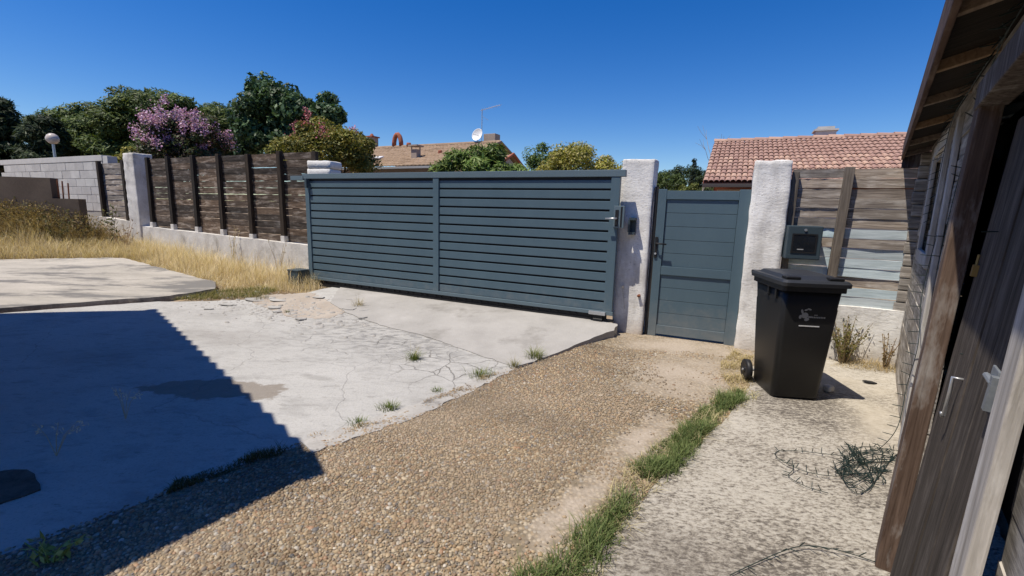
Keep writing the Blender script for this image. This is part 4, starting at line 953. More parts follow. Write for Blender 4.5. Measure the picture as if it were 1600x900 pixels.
# house beside the yard whose roof throws the shadow
def shade_house():
    k = Vector((.40, .19)); A2 = Vector((-1.14, 2.42)); R2 = Vector((-5.2, 6.32)); C2 = Vector((-9.3, 5.25)); e = Vector((-.56, -.83))
    hA, hR, hC = 3.2, 5.0, 3.4
    A = A2-k*hA; Rg = R2-k*hR; Cc = C2-k*hC
    rt = empty('tiled_house', (-7, 0, 0)); tag(rt, 'tile-roofed house beside the yard, known by its stepped shadow', 'house')
    o = Vector((-7, 0, 0))
    def v3(p, z): return Vector((p.x, p.y, z))-o
    P = [v3(A, hA), v3(Rg, hR), v3(Cc, hC)]; Lk = 7.5
    Q = [p+Vector((e.x, e.y, 0))*Lk for p in P]; dn = Vector((0, 0, -.10))
    vs = P+Q+[p+dn for p in P+Q]
    rf = link('roof', MB().add(vs, [(0, 3, 4, 1), (1, 4, 5, 2), (6, 7, 10, 9), (7, 8, 11, 10), (0, 1, 7, 6), (1, 2, 8, 7), (0, 6, 9, 3), (2, 5, 11, 8)]).mesh('roof', TILE_T), rt)
    # verge tiles stepping up the slope
    d = P[1]-P[0]; n = 22; dirn = d.normalized(); up = Vector((0, 0, 1)); out = Vector((-e.x, -e.y, 0))
    tm = MB().box(-.02, .31, -.06, .055, -.05, .05).mesh('verge_tile', TILE_T, .006)
    for i in range(n):
        p = P[0]+d*(i/n); m = Matrix((dirn, out, dirn.cross(out)*-1 if dirn.cross(out).z < 0 else dirn.cross(out))).transposed()
        eu = (m @ Matrix.Rotation(R_(8), 3, 'Z') @ Matrix.Rotation(R_(-5), 3, 'Y')).to_euler()
        link('verge_tile', tm, rf, p, eu)
    ins = Vector((e.x, e.y, 0))*.7
    W4 = [P[0]+ins+dirn*.6, P[1]+ins, P[2]+ins]; pts = [Vector((p.x, p.y, 0)) for p in W4]; tops = [P[0]+ins+dirn*.6, P[1]+ins, P[2]+ins]
    b2 = [p+Vector((e.x, e.y, 0))*6 for p in pts]
    vs = pts+b2+[Vector((p.x, p.y, t.z-.12)) for p, t in zip(pts, tops)]+[Vector((p.x, p.y, t.z-.12)) for p, t in zip(b2, tops)]
    link('wall', MB().add(vs, [(0, 1, 7, 6), (1, 2, 8, 7), (0, 6, 9, 3), (3, 9, 10, 4), (4, 10, 11, 5), (2, 5, 11, 8)]).mesh('wall', WALLH), rt)
shade_house()

# ------------------------------------------------------------------ block wall and brown wall on the far side
def block_wall():
    rt = empty('block_wall', W(-11.2, .75, 1.2), R_(GA)); tag(rt, 'bare grey cement block wall beyond the weed mound', 'wall')
    bm_ = MB().box(-.247, .247, -.10, .10, -.103, .103).mesh('block', BLOCKM, .006); hb = MB().box(-.122, .122, -.10, .10, -.103, .103).mesh('block', BLOCKM, .006)
    L = 6.0
    for row in range(6):
        z = 2.70-.06-.105-row*.216-1.2-.11
        off = (row % 2)*.25
        for i in range(12):
            x = 2.95-.25-i*.503-off
            link('block', bm_, rt, (x, random.uniform(-.004, .004), z))
        if off: link('block', hb, rt, (2.95-.125, 0, z))
    MB().box(-3.0, 2.93, -.088, .088, -.6, 1.38).build('mortar_core', mottled('mortar', (.30, .29, .275), (.38, .37, .35), 6, 60, .95), rt)
    MB().box(-3.3, 2.96, -.105, .11, 1.35, 1.50).build('coping_beam', BLOCKT, rt, bevel=.006)
    MB().box(2.955, 3.2, -.09, .13, -.6, 1.47).build('end_pier', BLOCKM, rt, bevel=.008)
block_wall()
def brown_wall():
    rt = empty('brown_wall', (-12.2, 10.4, .2), R_(4)); tag(rt, 'dark brown rendered low wall in front of the block wall', 'wall')
    MB().box(-3, 1.75, -.1, .1, 0, 1.80).build('wall_face', BROWNW, rt)
    MB().box(1.75, 2.3, -.1, .1, 0, 1.35).build('stepped_end', BROWNW, rt)
    for i, x in enumerate((1.80, 1.90, 2.02)): MB().tube([(x, 0, 1.3), (x+.02, 0, 1.78-.04*i)], .014, 6).build('starter_bar', RUST, rt)
brown_wall()
def garden_lamp():
    rt = empty('garden_lamp', (-14.77, 15, 0)); tag(rt, 'round pale globe lamp on a thin post behind the block wall', 'lamp')
    MB().tube([(0, 0, 0), (0, 0, 3.25)], .035, 8).build('post', STEEL, rt)
    MB().lathe([(0, -.17), (.10, -.14), (.16, -.06), (.17, .02), (.13, .11), (.06, .16), (0, .17)], (0, 0, 3.42), 16).build('globe', mottled('globe', (.45, .38, .32), (.62, .56, .50), 6, 40, .3), rt, smooth=True)
garden_lamp()

# ------------------------------------------------------------------ trees and shrubs
def pine(label, base, top, rx, rz, seed, n, cols, grp):
    c = (base[0], base[1], top-rz); cl = clumps(c, (rx, rx*.8, rz), 190, seed, low=-.45)
    r = np.random.default_rng(seed); 
    return plant('umbrella_pine', label, 'tree', base, cl, rx*.19, n, .36, .085, cols, seed, r0=.28, group=grp, nl=26, up=1.2, top=(0, 0, top-base[2]-rz*.4), shape=(1, 1, .55))
PINEC = [(.060, .095, .026), (.09, .13, .034), (.042, .07, .022), (.115, .15, .04)]
PG = 'trees and shrubs behind the fence'
pine('smaller umbrella pine beyond the block wall', (-27.3, 31, 0), 7.35, 3.6, 2.5, 1, 60000, PINEC, PG)
pine('broad umbrella pine rising behind the purple crape myrtle', (-21.2, 29, 0), 7.85, 4.6, 2.9, 2, 90000, PINEC, PG)
def conifer(label, base, top, rad, seed, n):
    r = np.random.default_rng(seed); k = 90; f = r.uniform(.08, 1, k)**.8; a = r.uniform(0, 6.283, k); rr = rad*(1-f*.88)*r.uniform(.6, 1.1, k)
    cl = np.c_[base[0]+rr*np.cos(a), base[1]+rr*np.sin(a), base[2]+top*f]
    plant('dark_cypress', label, 'tree', base, cl, .55, n, .42, .07, [(.026, .045, .022), (.038, .06, .028), (.05, .075, .03)], seed, r0=.2, group=PG, nl=30, up=.9, top=(0, 0, top*.9), shape=(1.2, 1.2, .5))
conifer('dark spiky cypress at the photo\'s edge above the block wall', (-28.6, 26, 0), 6.7, 2.3, 5, 26000)
conifer('dark spiky cypress between the globe lamp and smaller pine', (-25.6, 25.6, 0), 5.7, 1.9, 6, 22000)
def flowers(cl, rad, n, cols, seed, L, bias=.35):
    r = np.random.default_rng(seed); cen = cl.mean(0); w = cl[:, 2]-cen[2]
    idx = np.where(w > -bias)[0]; k = r.choice(idx, n//60+1); P0 = cl[k]+r.normal(0, rad, (len(k), 3))*.7+np.array([0, -.15, rad*.45])
    j = r.integers(0, len(k), n); P = P0[j]+r.normal(0, 1, (n, 3))*np.array([.10, .10, .16])*rad*2.2
    c = np.array(cols)[r.integers(0, len(cols), n)]*r.uniform(.75, 1.2, (n, 1))
    return leaf_arrays(P, r.normal(size=(n, 3))+np.array([0, -.4, .6]), L*r.uniform(.7, 1.3, n), L*.8, c)
cl = clumps((-9.75, 14, 3.05), (1.2, 1.0, 1.1), 60, 11, low=-.7)
plant('crape_myrtle', 'crape myrtle covered in purple-pink blossom above the dark fence', 'tree', (-9.75, 14, .2), cl, .32, 17000, .12, .055, [(.045, .065, .025), (.065, .08, .03), (.08, .06, .04)], 11, r0=.06, group=PG, stems=3, nl=14, extra=flowers(cl, .28, 6500, [(.50, .27, .45), (.58, .36, .52), (.40, .20, .36), (.62, .46, .57)], 12, .06, .3))
cl = clumps((-8.6, 18, 4.35), (2.2, 1.7, 1.75), 75, 13, low=-.6)
plant('leafy_tree', 'tall dark green broadleaf tree behind the fence', 'tree', (-8.6, 18, .1), cl, .46, 26000, .20, .11, [(.04, .08, .035), (.06, .11, .045), (.03, .06, .027), (.08, .13, .06)], 13, r0=.16, group=PG, nl=18)
cl = clumps((-4.5, 11.2, 2.72), (1.2, .85, .72), 62, 15, low=-.5)
plant('crape_myrtle', 'olive-green crape myrtle with sparse pink flowers beside the gate end', 'tree', (-4.45, 11.2, .1), cl, .27, 22000, .075, .035, [(.20, .18, .035), (.15, .155, .03), (.25, .21, .05), (.11, .125, .025)], 15, r0=.045, group=PG, stems=4, nl=18, top=(-.05, 0, 2.5), extra=flowers(cl, .22, 700, [(.55, .16, .20), (.48, .13, .17), (.60, .25, .28)], 16, .045, -.15))
cl = clumps((-12.2, 15, 2.55), (.9, .7, .6), 26, 17)
plant('yellow_shrub', 'low yellow-green shrub behind the tall white end post', 'shrub', (-12.2, 15, .1), cl, .24, 7000, .10, .05, [(.24, .21, .04), (.17, .18, .03), (.30, .26, .06)], 17, r0=.03, group=PG, stems=3)
cl = clumps((-.60, 9.55, 2.02), (1.05, .6, .74), 55, 19)
plant('oleander', 'green oleander with narrow leaves peeping over the sliding gate', 'shrub', (-.62, 9.55, 0), cl, .24, 8500, .17, .034, [(.09, .15, .03), (.13, .20, .045), (.06, .11, .025), (.19, .25, .07)], 19, r0=.03, group=PG, stems=5, nl=14, up=.8)
cl = clumps((1.75, 12.2, 2.42), (1.12, .7, .85), 85, 21)
plant('golden_shrub', 'yellow-green rounded shrub over the right end of the sliding gate', 'shrub', (1.75, 12.2, 0), cl, .30, 22000, .085, .034, [(.26, .25, .04), (.33, .30, .06), (.17, .19, .03), (.42, .36, .14)], 21, r0=.03, group=PG, stems=4, nl=12)
cl = clumps((.95, 13.2, 2.45), (.8, .5, .95), 48, 23)
plant('leafy_shrub', 'loose green shrub between the annex gable and golden shrub', 'shrub', (.95, 13.2, 0), cl, .27, 10000, .11, .03, [(.11, .17, .04), (.16, .21, .05), (.07, .12, .03)], 23, r0=.03, group=PG, stems=4, nl=16, up=.9)
# wooded slope seen over the pedestrian gate
def slope_trees():
    HG = 'trees on the far slope seen over the pedestrian gate'
    for i, (x, y, top, rx, lab) in enumerate(((17.2, 52, 6.3, 2.4, 'olive-green round tree on the far slope beside the middle pillar'), (20.6, 58, 7.4, 3.2, 'dark tree crowning the far slope over the pedestrian gate'), (23.6, 56, 6.6, 2.6, 'dark tree on the far slope next to the red roof'), (18.6, 46, 4.4, 2.2, 'mid-green low tree halfway down the far slope'), (21.6, 47, 4.2, 2.4, 'grey-green low tree on the far slope above the gate top'), (15.2, 40, 4.3, 1.6, 'yellow-green bush on the far slope nearest the middle pillar'))):
        c = [[(.06, .09, .025), (.08, .11, .03)], [(.035, .055, .022), (.05, .075, .028)], [(.04, .06, .025), (.06, .08, .03)], [(.06, .085, .025), (.09, .10, .03)], [(.07, .085, .04), (.05, .065, .03)], [(.13, .14, .03), (.09, .11, .025)]][i]
        cl_ = clumps((x, y, top-1.5), (rx, 1.6, 1.5), 40, 31+i)
        plant('slope_tree', lab, 'tree', (x, y, 0), cl_, rx*.25, 6500, .24, .12, c, 31+i, r0=.15, group=HG)
    r = np.random.default_rng(3); f = r.uniform(.1, 1, 40); a = r.uniform(0, 6.28, 40); rr = .45*(1-f*.9)
    cl_ = np.c_[19.0+rr*np.cos(a), 50+rr*np.sin(a), 7.6*f]
    plant('thin_cypress', 'thin dark cypress spire on the far slope skyline', 'tree', (19.0, 50, 0), cl_, .28, 4000, .2, .06, [(.016, .026, .014), (.024, .034, .016)], 41, r0=.1, group=HG, up=1)
slope_trees()
def bare_tree():
    m = MB(); r = random.Random(5)
    def br(p, d, L, rad, depth):
        q = p+d*L; m.tube([p, p.lerp(q, .5)+Vector((r.uniform(-.06, .06), 0, r.uniform(-.03, .03))), q], [rad, rad*.8, rad*.6], 5)
        if depth:
            for k in range(2 if depth > 1 else 3):
                nd = (d+Vector((r.uniform(-.75, .75), r.uniform(-.5, .5), r.uniform(-.25, .45)))).normalized(); br(q, nd, L*r.uniform(.5, .75), rad*.6, depth-1)
    br(Vector((0, 0, 0)), Vector((-.03, 0, 1)).normalized(), 2.75, .04, 3)
    rt = empty('bare_tree', (9.75, 24, 0)); tag(rt, 'leafless pale twiggy tree beside the red tiled roof', 'tree')
    link('trunk', m.mesh('trunk', BARE), rt)
bare_tree()

# ------------------------------------------------------------------ grasses and weeds
def scatter(poly, n, seed):
    r = np.random.default_rng(seed); p = np.array(poly); lo, hi = p.min(0), p.max(0); out = np.zeros((0, 2))
    while len(out) < n:
        q = r.uniform(lo, hi, (n, 2)); out = np.concatenate([out, q[in_poly(q, poly)]])
    return out[:n]
def ground_pts(P, off=0): return np.c_[P, rise(P[:, 0], P[:, 1])-.03+off]
def dry_grass():
    poly = [tuple(W(*a)[:2]) for a in ((-5.9, .22), (-5.9, -.6), (-4.3, -.75), (-2.4, -.85), (-1.1, -.95), (-.3, -.75), (.45, -.5), (.75, -.12), (-.05, .2))]
    P = scatter(poly, 15000, 1); s, q = sqc(P[:, 0], P[:, 1])
    hh = (.16+.34*ss(-.95, .05, q))*rng.uniform(.35, 1.35, len(P))*ss(.75, -.3, s)*(.75+.35*vnoise(P*2.4, 3))
    hh = np.clip(hh, .03, None)
    V3 = np.c_[P, hgt(P[:, 0], P[:, 1])*.85-.02]
    tag(link('dry_grass', blade_mesh('dry_grass', V3, hh, rng.uniform(.15, 1.2, len(P)), rng.uniform(.003, .007, len(P)), (.64, .53, .33), (.84, .74, .54), STRAW)), 'tall straw-coloured dry grass along the low white wall', 'grass', kind='stuff')
    P = scatter(poly, 750, 12); s, q = sqc(P[:, 0], P[:, 1]); V3 = np.c_[P, hgt(P[:, 0], P[:, 1])*.85-.02]
    tag(link('dry_stalks', blade_mesh('dry_stalks', V3, rng.uniform(.25, .72, len(P))*ss(.8, -.2, s), rng.uniform(.1, .8, len(P)), rng.uniform(.004, .008, len(P)), (.50, .36, .19), (.80, .66, .44), STRAW, 4)), 'thin taller dead stalks rising from the dry grass', 'grass', kind='stuff')
    # short green patch at the slab corner
    poly = [(-5.35, 6.95), (-4.9, 7.5), (-4.3, 7.7), (-3.9, 7.5), (-4.1, 7.1)]
    P = scatter(poly, 2600, 2); V3 = np.c_[P, hgt(P[:, 0], P[:, 1])]
    tag(link('green_grass', blade_mesh('green_grass', V3, rng.uniform(.02, .10, len(P)), rng.uniform(.4, 1.1, len(P)), rng.uniform(.004, .008, len(P)), (.10, .13, .03), (.34, .29, .12), STRAW)), 'short green and straw grass at the corner of the upper slab', 'grass', kind='stuff')
dry_grass()
def weed_mound():
    xs = np.linspace(-16, -7.6, 60); ys = np.linspace(8.4, 12.5, 34); X, Y = np.meshgrid(xs, ys)
    def mz(x, y): return rise(x, y)-.06+.62*np.exp(-(((x+11.4)/1.9)**2+((y-10.45)/.75)**2))*(x < 99)+.55*np.exp(-(((x+13.8)/1.6)**2+((y-9.9)/.8)**2))+.04*vnoise(np.c_[np.ravel(x), np.ravel(y)]*2.2, 3).reshape(np.shape(x))
    Z = mz(X, Y); n, m = len(xs), len(ys); I = np.arange(n*m).reshape(m, n)
    F = np.c_[I[:-1, :-1].ravel(), I[:-1, 1:].ravel(), I[1:, 1:].ravel(), I[1:, :-1].ravel()]
    tag(link('earth_mound', mesh_np('earth_mound', np.c_[X.ravel(), Y.ravel(), Z.ravel()], F, SOIL, smooth=True)), kind='structure')
    # straw in front
    poly = [(-14.5, 8.15), (-10.4, 9.3), (-8.1, 9.35), (-7.7, 9.6), (-8.6, 10.5), (-10.5, 10.4), (-14.5, 9.3)]
    P = scatter(poly, 15000, 4); V3 = np.c_[P, mz(P[:, 0], P[:, 1])]
    tag(link('dry_grass', blade_mesh('dry_grass', V3, rng.uniform(.15, .55, len(P))*(.8+.3*vnoise(P*2, 9)), rng.uniform(.2, .9, len(P)), rng.uniform(.005, .010, len(P)), (.50, .40, .22), (.76, .65, .43), STRAW)), 'pale dry grass at the foot of the weed mound', 'grass', kind='stuff')
    # brown scrub on top
    poly = [(-15.5, 9.2), (-10.6, 10.0), (-9.3, 10.2), (-9.2, 11.0), (-10.6, 11.2), (-15.5, 10.4)]
    P = scatter(poly, 12000, 5); V3 = np.c_[P, mz(P[:, 0], P[:, 1])]
    tag(link('brown_scrub', blade_mesh('brown_scrub', V3, rng.uniform(.25, .85, len(P))*(.75+.35*vnoise(P*1.6, 19)), rng.uniform(.3, 1.4, len(P)), rng.uniform(.006, .013, len(P)), (.20, .14, .065), (.42, .31, .15), STRAW, 4)), 'tangled brown dried scrub heaped on the mound', 'scrub', kind='stuff')
    r = np.random.default_rng(8)
    Pl = scatter([(-15, 9.3), (-9.6, 10.1), (-9.2, 10.6), (-15, 10.3)], 9000, 6); z = mz(Pl[:, 0], Pl[:, 1])+r.uniform(.05, .62, len(Pl))
    cc = np.array([(.16, .13, .05), (.24, .18, .08), (.10, .11, .045), (.30, .22, .10)])[r.integers(0, 4, len(Pl))]
    V, F, C = leaf_arrays(np.c_[Pl, z], r.normal(size=(len(Pl), 3))+np.array([0, 0, .6]), r.uniform(.03, .08, len(Pl)), .022, cc)
    tag(link('withered_leaves', mesh_np('withered_leaves', V, F, STRAW, C)), 'withered leaves caught in the brown scrub on the mound', 'leaves', kind='stuff')
weed_mound()
def stalk_plant(name, label, cat, base, h, n, spread, leafc, stemc, seed, leafL=.06, nleaf=14, group=None):
    r = random.Random(seed); rr = np.random.default_rng(seed); rt = empty(name, base); tag(rt, label, cat, group)
    m = MB(); LP = []
    for i in range(n):
        a = r.uniform(0, 6.28); d = Vector((math.cos(a), math.sin(a), 0))*spread*r.uniform(.2, 1); hh = h*r.uniform(.6, 1.05)
        pts = [Vector((d.x*.1, d.y*.1, -.02)), Vector((d.x*.4, d.y*.4, hh*.5)), Vector((d.x, d.y, hh))]
        m.tube(pts, [.005, .004, .002], 4)
        for k in range(nleaf):
            f = r.uniform(.25, 1); p = pts[1].lerp(pts[2], (f-.5)*2) if f > .5 else pts[0].lerp(pts[1], f*2); LP.append(p+Vector((r.uniform(-1, 1), r.uniform(-1, 1), r.uniform(-.4, .4)))*leafL*.6)
    link('stem', m.mesh('stem', plain('stem_'+str(seed), stemc, .8, .2)), rt)
    LP = np.array([p[:] for p in LP]); c = np.array(leafc)[rr.integers(0, len(leafc), len(LP))]*rr.uniform(.8, 1.2, (len(LP), 1))
    V, F, C = leaf_arrays(LP, rr.normal(size=(len(LP), 3))+np.array([0, 0, .8]), leafL*rr.uniform(.6, 1.3, len(LP)), leafL*.4, c); link('foliage', mesh_np('foliage', V, F, LEAF, C), rt)
stalk_plant('tall_weed', 'tall grey-green weed in front of the low grey wall', 'weed', (-9.15, 10.35, .45), 1.15, 4, .22, [(.11, .12, .05), (.16, .16, .08)], (.2, .16, .09), 1, .10, 16)
stalk_plant('tall_weed', 'reddish dried weed at the foot of the tall white end post', 'weed', (-8.7, 10.15, .4), .75, 9, .45, [(.30, .20, .12), (.36, .27, .16)], (.28, .16, .10), 2, .05, 14)
stalk_plant('tall_weed', 'olive weed leaning from the mound towards the low grey wall', 'weed', (-10.1, 10.0, .5), .85, 8, .5, [(.09, .095, .035), (.14, .13, .05)], (.18, .14, .08), 3, .07, 18)
stalk_plant('wall_weed', 'thin pale dry weed standing before the middle of the dark fence', 'weed', W(-2.35, .12, .25), .85, 5, .3, [(.48, .40, .25), (.55, .47, .30)], (.45, .36, .2), 4, .035, 16)
stalk_plant('wall_weed', 'thin dry weed against the dark fence close to the motor box', 'weed', W(-.95, .1, .2), .75, 4, .22, [(.42, .34, .2), (.5, .42, .25)], (.42, .32, .18), 5, .03, 14)
stalk_plant('wall_bush', 'small olive bush growing at the flaking wall behind the bin', 'bush', W(8.0, .12, 0), .52, 26, .26, [(.15, .14, .035), (.20, .17, .05), (.10, .105, .03)], (.24, .18, .1), 6, .035, 26)
stalk_plant('wall_bush', 'dry reddish weed at the flaking wall near the shed corner', 'bush', W(8.36, .1, 0), .42, 10, .16, [(.24, .17, .07), (.28, .21, .10)], (.24, .16, .09), 7, .03, 18)
def tuft(label, x, y, h, n, rad, c0, c1, seed, group='weed tufts in the concrete cracks', z=None, seeds=6):
    zz = float(hgt(x, y)) if z is None else z
    r = np.random.default_rng(seed); P = np.c_[r.normal(0, rad*.45, n), r.normal(0, rad*.4, n), np.zeros(n)]
    rt = empty('grass_tuft', (x, y, zz)); tag(rt, label, 'grass tuft', group)
    az = np.arctan2(P[:, 1], P[:, 0])+r.normal(0, .5, n)
    link('blades', blade_mesh('blades', P, h*r.uniform(.3, .8, n), r.uniform(.3, 1.1, n), r.uniform(.003, .006, n), c0, c1, STRAW, az=az), rt)['kind'] = 'stuff'
    if seeds:
        P2 = np.c_[r.normal(0, rad*.3, seeds), r.normal(0, rad*.3, seeds), np.zeros(seeds)]
        link('seed_stalks', blade_mesh('seed_stalks', P2, h*r.uniform(.9, 1.5, seeds), r.uniform(.3, .8, seeds), np.full(seeds, .0035), (.30, .27, .12), (.42, .36, .18), STRAW), rt)
GR0, GR1 = (.075, .12, .025), (.20, .23, .06)
tuft('seeding grass tuft growing from a crack mid-slab', -.99, 4.54, .15, 160, .08, GR0, GR1, 1, seeds=9)
tuft('bushy grass tuft at the ramp edge nearest the gate', .27, 4.63, .17, 220, .10, GR0, (.30, .30, .09), 2, seeds=8)
tuft('thin dry tuft just below the bushy one at the ramp edge', .05, 4.38, .14, 80, .06, (.14, .15, .05), (.34, .30, .14), 3, seeds=6)
tuft('low green tuft on the mortar strip by the ramp corner', -.27, 4.1, .11, 200, .12, GR0, GR1, 4, seeds=5)
tuft('tiny tuft beside a dry patch midway along the mortar strip', -.62, 3.72, .05, 80, .06, GR0, GR1, 5, seeds=0)
tuft('small green tuft on the nearer half of the mortar strip', -.93, 3.34, .09, 140, .08, GR0, GR1, 6, seeds=3)
tuft('low sprawling tuft at the near end of the mortar strip', -1.08, 3.08, .06, 130, .09, GR0, GR1, 7, seeds=0)
tuft('dry brown tuft between stone flakes and the gate', -2.25, 6.55, .2, 70, .08, (.30, .24, .12), (.5, .42, .24), 8, seeds=8)
tuft('grey-brown weedy tuft on the broken slab corner', -3.95, 7.05, .2, 90, .12, (.16, .15, .07), (.34, .28, .15), 9, seeds=6)
tuft('small dark tuft in the cracked concrete flakes', -3.2, 6.35, .07, 60, .06, GR0, (.2, .18, .06), 10, seeds=0)
def strip(name, label, poly, n, h0, h1, c0, c1, seed, z=0.0, kind='stuff', w0=.003, w1=.006, lean=(.3, 1.2), dens=None):
    P = scatter(poly, n, seed)
    if dens is not None: P = P[dens(P)]
    V3 = np.c_[P, np.full(len(P), z)]; k = .62+.75*np.clip(vnoise(P*5, seed)+.4*vnoise(P*14, seed+1), -.75, 1)
    hh = rng.uniform(h0, h1, len(P))*k
    tag(link(name, blade_mesh(name, V3, np.clip(hh, .008, None), rng.uniform(*lean, len(P)), rng.uniform(w0, w1, len(P)), c0, c1, STRAW)), label, 'grass', kind=kind)
GP = [(.02, 1.35), (.38, 1.62), (.62, 2.0), (.80, 2.3), (1.03, 2.5), (1.25, 2.75), (1.35, 2.95), (1.6, 3.2), (1.8, 3.4), (2.12, 3.68), (2.2, 3.82), (2.02, 3.92), (1.78, 3.72), (1.58, 3.5), (1.42, 3.3), (1.2, 3.05), (.98, 2.86), (.76, 2.62), (.62, 2.40), (.44, 2.1), (.2, 1.85), (-.12, 1.55), (-.4, 1.2)]
def gdens(P):
    return vnoise(P*np.array([4.2, 4.2]), 77) + .45*vnoise(P*13, 78) + 1.0*np.clip(dist_poly(P, GP)/.11, 0, 1) + rng.normal(0, .25, len(P)) > .46
strip('green_grass', 'strip of green grass along the joint between driveway and worn path', GP, 17000, .03, .17, (.055, .10, .028), (.21, .25, .09), 31, .005, dens=gdens)
strip('straw_grass', 'thin dry blades mixed through the green joint grass', [(x*1.0, y) for x, y in GP], 1900, .02, .10, (.38, .33, .17), (.56, .49, .29), 32, .008, lean=(.6, 2.2))
strip('dry_grass', 'dry trampled grass between joint grass and bin wheels', [(2.02, 3.9), (2.2, 3.85), (2.3, 4.05), (2.42, 4.4), (2.75, 4.95), (2.6, 5.1), (2.3, 4.75), (2.1, 4.35)], 2600, .02, .10, (.36, .29, .13), (.58, .48, .28), 33, .003, lean=(.5, 1.6))
strip('dark_grass', 'dark low grass in the shaded joint between slab and driveway', [(-1.82, 2.2), (-1.42, 2.62), (-1.40, 2.74), (-1.62, 2.60), (-1.86, 2.32)], 2600, .015, .08, (.055, .07, .02), (.14, .125, .05), 34, .004, dens=lambda P: vnoise(P*9, 71)+rng.normal(0, .3, len(P)) > -.05)
strip('wall_foot_grass', 'dry litter and short grass under the flaking wall', [tuple(W(*a)[:2]) for a in ((7.35, .24), (7.35, -.02), (8.0, -.1), (8.9, .0), (8.9, .24))], 2600, .02, .12, (.34, .25, .12), (.58, .47, .28), 35, 0, lean=(.5, 1.7))
strip('dry_grass_bits', 'dry reddish moss and grass bits along the mortar strip', [(-1.3, 2.75), (-.9, 3.12), (-.55, 3.55), (-.2, 3.98), (-.1, 4.16), (-.3, 4.06), (-.62, 3.66), (-1.02, 3.14), (-1.36, 2.86)], 1500, .006, .03, (.30, .19, .09), (.45, .33, .17), 36, .012, lean=(.8, 2), dens=lambda P: vnoise(P*4.5, 55) > .15)
stalk_plant('seedling', 'small bright green weed arching over the shaded pebbles', 'weed', (-1.95, 1.72, 0), .10, 4, .16, [(.20, .30, .09), (.30, .38, .14)], (.18, .26, .08), 61, .05, 12)
def oat(label, x, y, h, seed):
    r = random.Random(seed); rt = empty('wild_oat', (x, y, 0)); tag(rt, label, 'wild oat'); m = MB(); LP = []
    for i in range(4):
        d = Vector((r.uniform(-.08, .16), r.uniform(-.05, .05), 0)); p = [Vector((0, 0, 0)), d*.4+Vector((0, 0, h*.6)), d+Vector((0, 0, h*r.uniform(.9, 1.05)))]
        m.tube(p, [.0022, .0018, .001], 4)
        for k in range(11): LP.append((p[1].lerp(p[2], r.uniform(.25, 1))+Vector((r.uniform(-.03, .03), r.uniform(-.02, .02), -.01)))[:])
    link('stem', m.mesh('stem', plain('oat_stem'+str(seed), (.42, .36, .24), .8, .2)), rt)
    LP = np.array(LP); rr = np.random.default_rng(seed); V, F, C = leaf_arrays(LP, rr.normal(size=(len(LP), 3))*.5+np.array([0, -1, 0]), .022, .008, np.tile([(.60, .56, .46)], (len(LP), 1)))
    link('seed_heads', mesh_np('seed_heads', V, F, STRAW, C), rt)['kind'] = 'stuff'

oat('pale wild oat seed heads standing over the shaded slab', -2.75, 3.05, .22, 1)
oat('pale wild oat nearest the dark tar patch', -2.75, 2.55, .22, 2)
# ------------------------------------------------------------------ string lights
def smooth_path(pts, n=10):
    P = [Vector(p) for p in pts]; out = []
    for i in range(len(P)-1):
        p0, p1, p2, p3 = P[max(i-1, 0)], P[i], P[i+1], P[min(i+2, len(P)-1)]
        for k in range(n):
            t = k/n; out.append(.5*((2*p1)+(p2-p0)*t+(2*p0-5*p1+4*p2-p3)*t*t+(3*p1-p0-3*p2+p3)*t**3))
    out.append(P[-1]); return out
def light_string(label, pts, seed, spacing=.055, bl=.05, gravity=None, r=.0021, zmin=None):
    path = smooth_path(pts, 8); rr = random.Random(seed); rt = empty('light_string', path[0]); tag(rt, label, 'light string', 'strings of unlit fairy lights')
    o = path[0]; loc = [p-o for p in path]
    link('cord', MB().tube(loc, r, 5).mesh('cord', CORD), rt)
    bm_ = MB().tube([(0, 0, 0), (0, 0, bl*.65), (0, 0, bl)], [.0019, .0027, .0016], 5).mesh('bulb_stub', CORD)
    acc = 0; nb = 0
    m = MB()
    for i in range(1, len(loc)):
        acc += (loc[i]-loc[i-1]).length
        if acc > spacing:
            acc = 0; t = (loc[i]-loc[i-1]).normalized(); d = Vector((rr.uniform(-1, 1), rr.uniform(-1, 1), rr.uniform(-.6, 1))); d -= t*d.dot(t)*.8
            if gravity: d = d*.5+Vector(gravity)
            d.normalize()
            if zmin is not None and (loc[i]+o+d*bl).z < zmin: d.z = abs(d.z)
            e = d.to_track_quat('Z', 'Y').to_euler(); nb += 1
            if nb <= 290: link('bulb_stub', bm_, rt, loc[i], e)
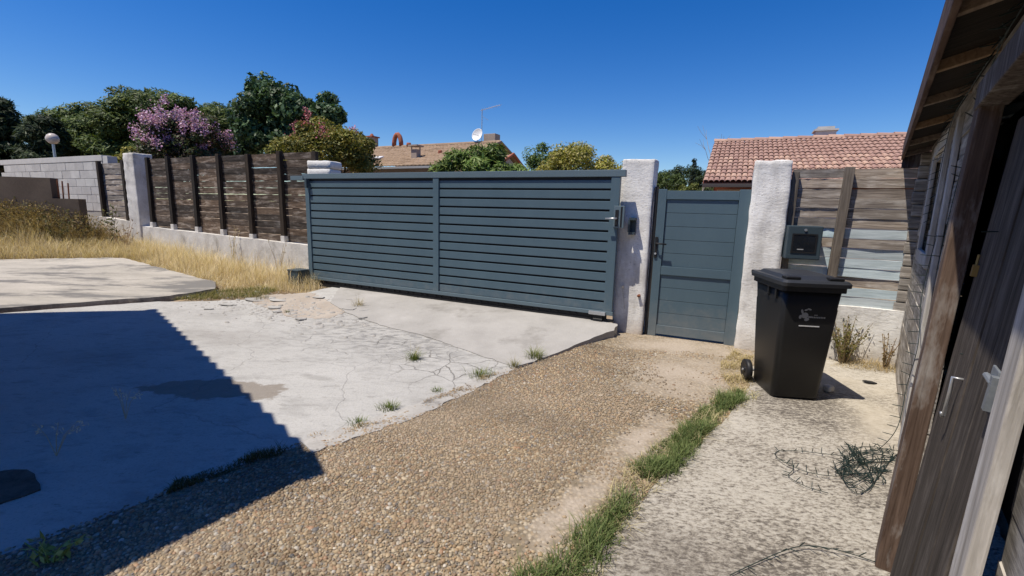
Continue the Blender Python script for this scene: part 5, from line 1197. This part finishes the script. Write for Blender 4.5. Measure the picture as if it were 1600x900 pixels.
def tangle():
    rr = random.Random(9); pts = []
    # loops heaped by the shed wall then running out over the path
    c = [(2.60, 2.84), (2.48, 2.72), (2.36, 2.58), (2.26, 2.48)]
    for k in range(40):
        f = abs(math.sin(k*.83)); b = Vector(c[k % 4]); a = k*2.1
        pts.append((b.x-.15+.22*math.cos(a)*rr.uniform(.3, 1), b.y+.02+.14*math.sin(a)*rr.uniform(.3, 1), rr.uniform(.014, .028)))
    light_string('heap of tangled fairy-light cord on the path by the shed', pts, 1, .045, .04, zmin=.015)
    light_string('fairy-light cord looped out from the heap towards the bin', [(2.3, 2.72, .04), (2.1, 2.78, .03), (1.9, 2.83, .02), (1.78, 2.80, .02), (1.75, 2.68, .03), (1.83, 2.56, .03), (1.98, 2.52, .03), (2.15, 2.56, .04)], 2, .045, .04, zmin=.015)
    light_string('short fairy-light tail curling at the outer end of the heap', [(1.8, 2.66, .05), (1.76, 2.58, .03), (1.70, 2.52, .02), (1.74, 2.42, .02), (1.83, 2.36, .02)], 3, .04, .04, zmin=.015)
    light_string('fairy-light cord lying along the bottom of the path to the door', [(.98, 1.74, .02), (1.1, 1.80, .02), (1.28, 1.88, .025), (1.42, 1.92, .03), (1.55, 1.90, .03), (1.66, 1.86, .02), (1.74, 1.80, .02)], 4, .045, .045, gravity=(.2, -.6, .4), zmin=.015)
    def sh(s, x, z): return tuple(S(s, x, z))
    light_string('fairy-light cord hanging down the shed wall to the heap', [sh(3.9, .29, 1.55), sh(3.95, .27, 1.1), sh(3.75, .28, .8), sh(3.85, .27, .5), sh(3.7, .25, .25), sh(3.75, .18, .05), tuple((2.45, 2.85, .04))], 5, .05, .055, gravity=(-.78, .5, 0))
    light_string('fairy-light cord climbing beside the shed window to the eave', [sh(3.35, .27, 1.3), sh(3.3, .28, 1.7), sh(3.05, .28, 2.0), sh(2.75, .27, 2.17), sh(2.45, .27, 2.24)], 6, .05, .055, gravity=(-.7, -.4, 0))
    light_string('fairy-light cord running along the wall under the shed eave', [sh(4.3, .27, 1.5), sh(4.25, .27, 1.9), sh(3.9, .26, 2.16), sh(3.2, .26, 2.2), sh(2.6, .26, 2.21), sh(2.0, .26, 2.22)], 7, .05, .055, gravity=(-.7, .3, -.5))
    light_string('fairy-light cord hanging inside the dark door gap', [sh(2.2, .32, 1.6), sh(2.22, .33, 1.2), sh(2.24, .31, .8), sh(2.26, .3, .4), sh(2.26, .26, .05)], 8, .06, .06, gravity=(-.7, -.2, 0))
tangle()
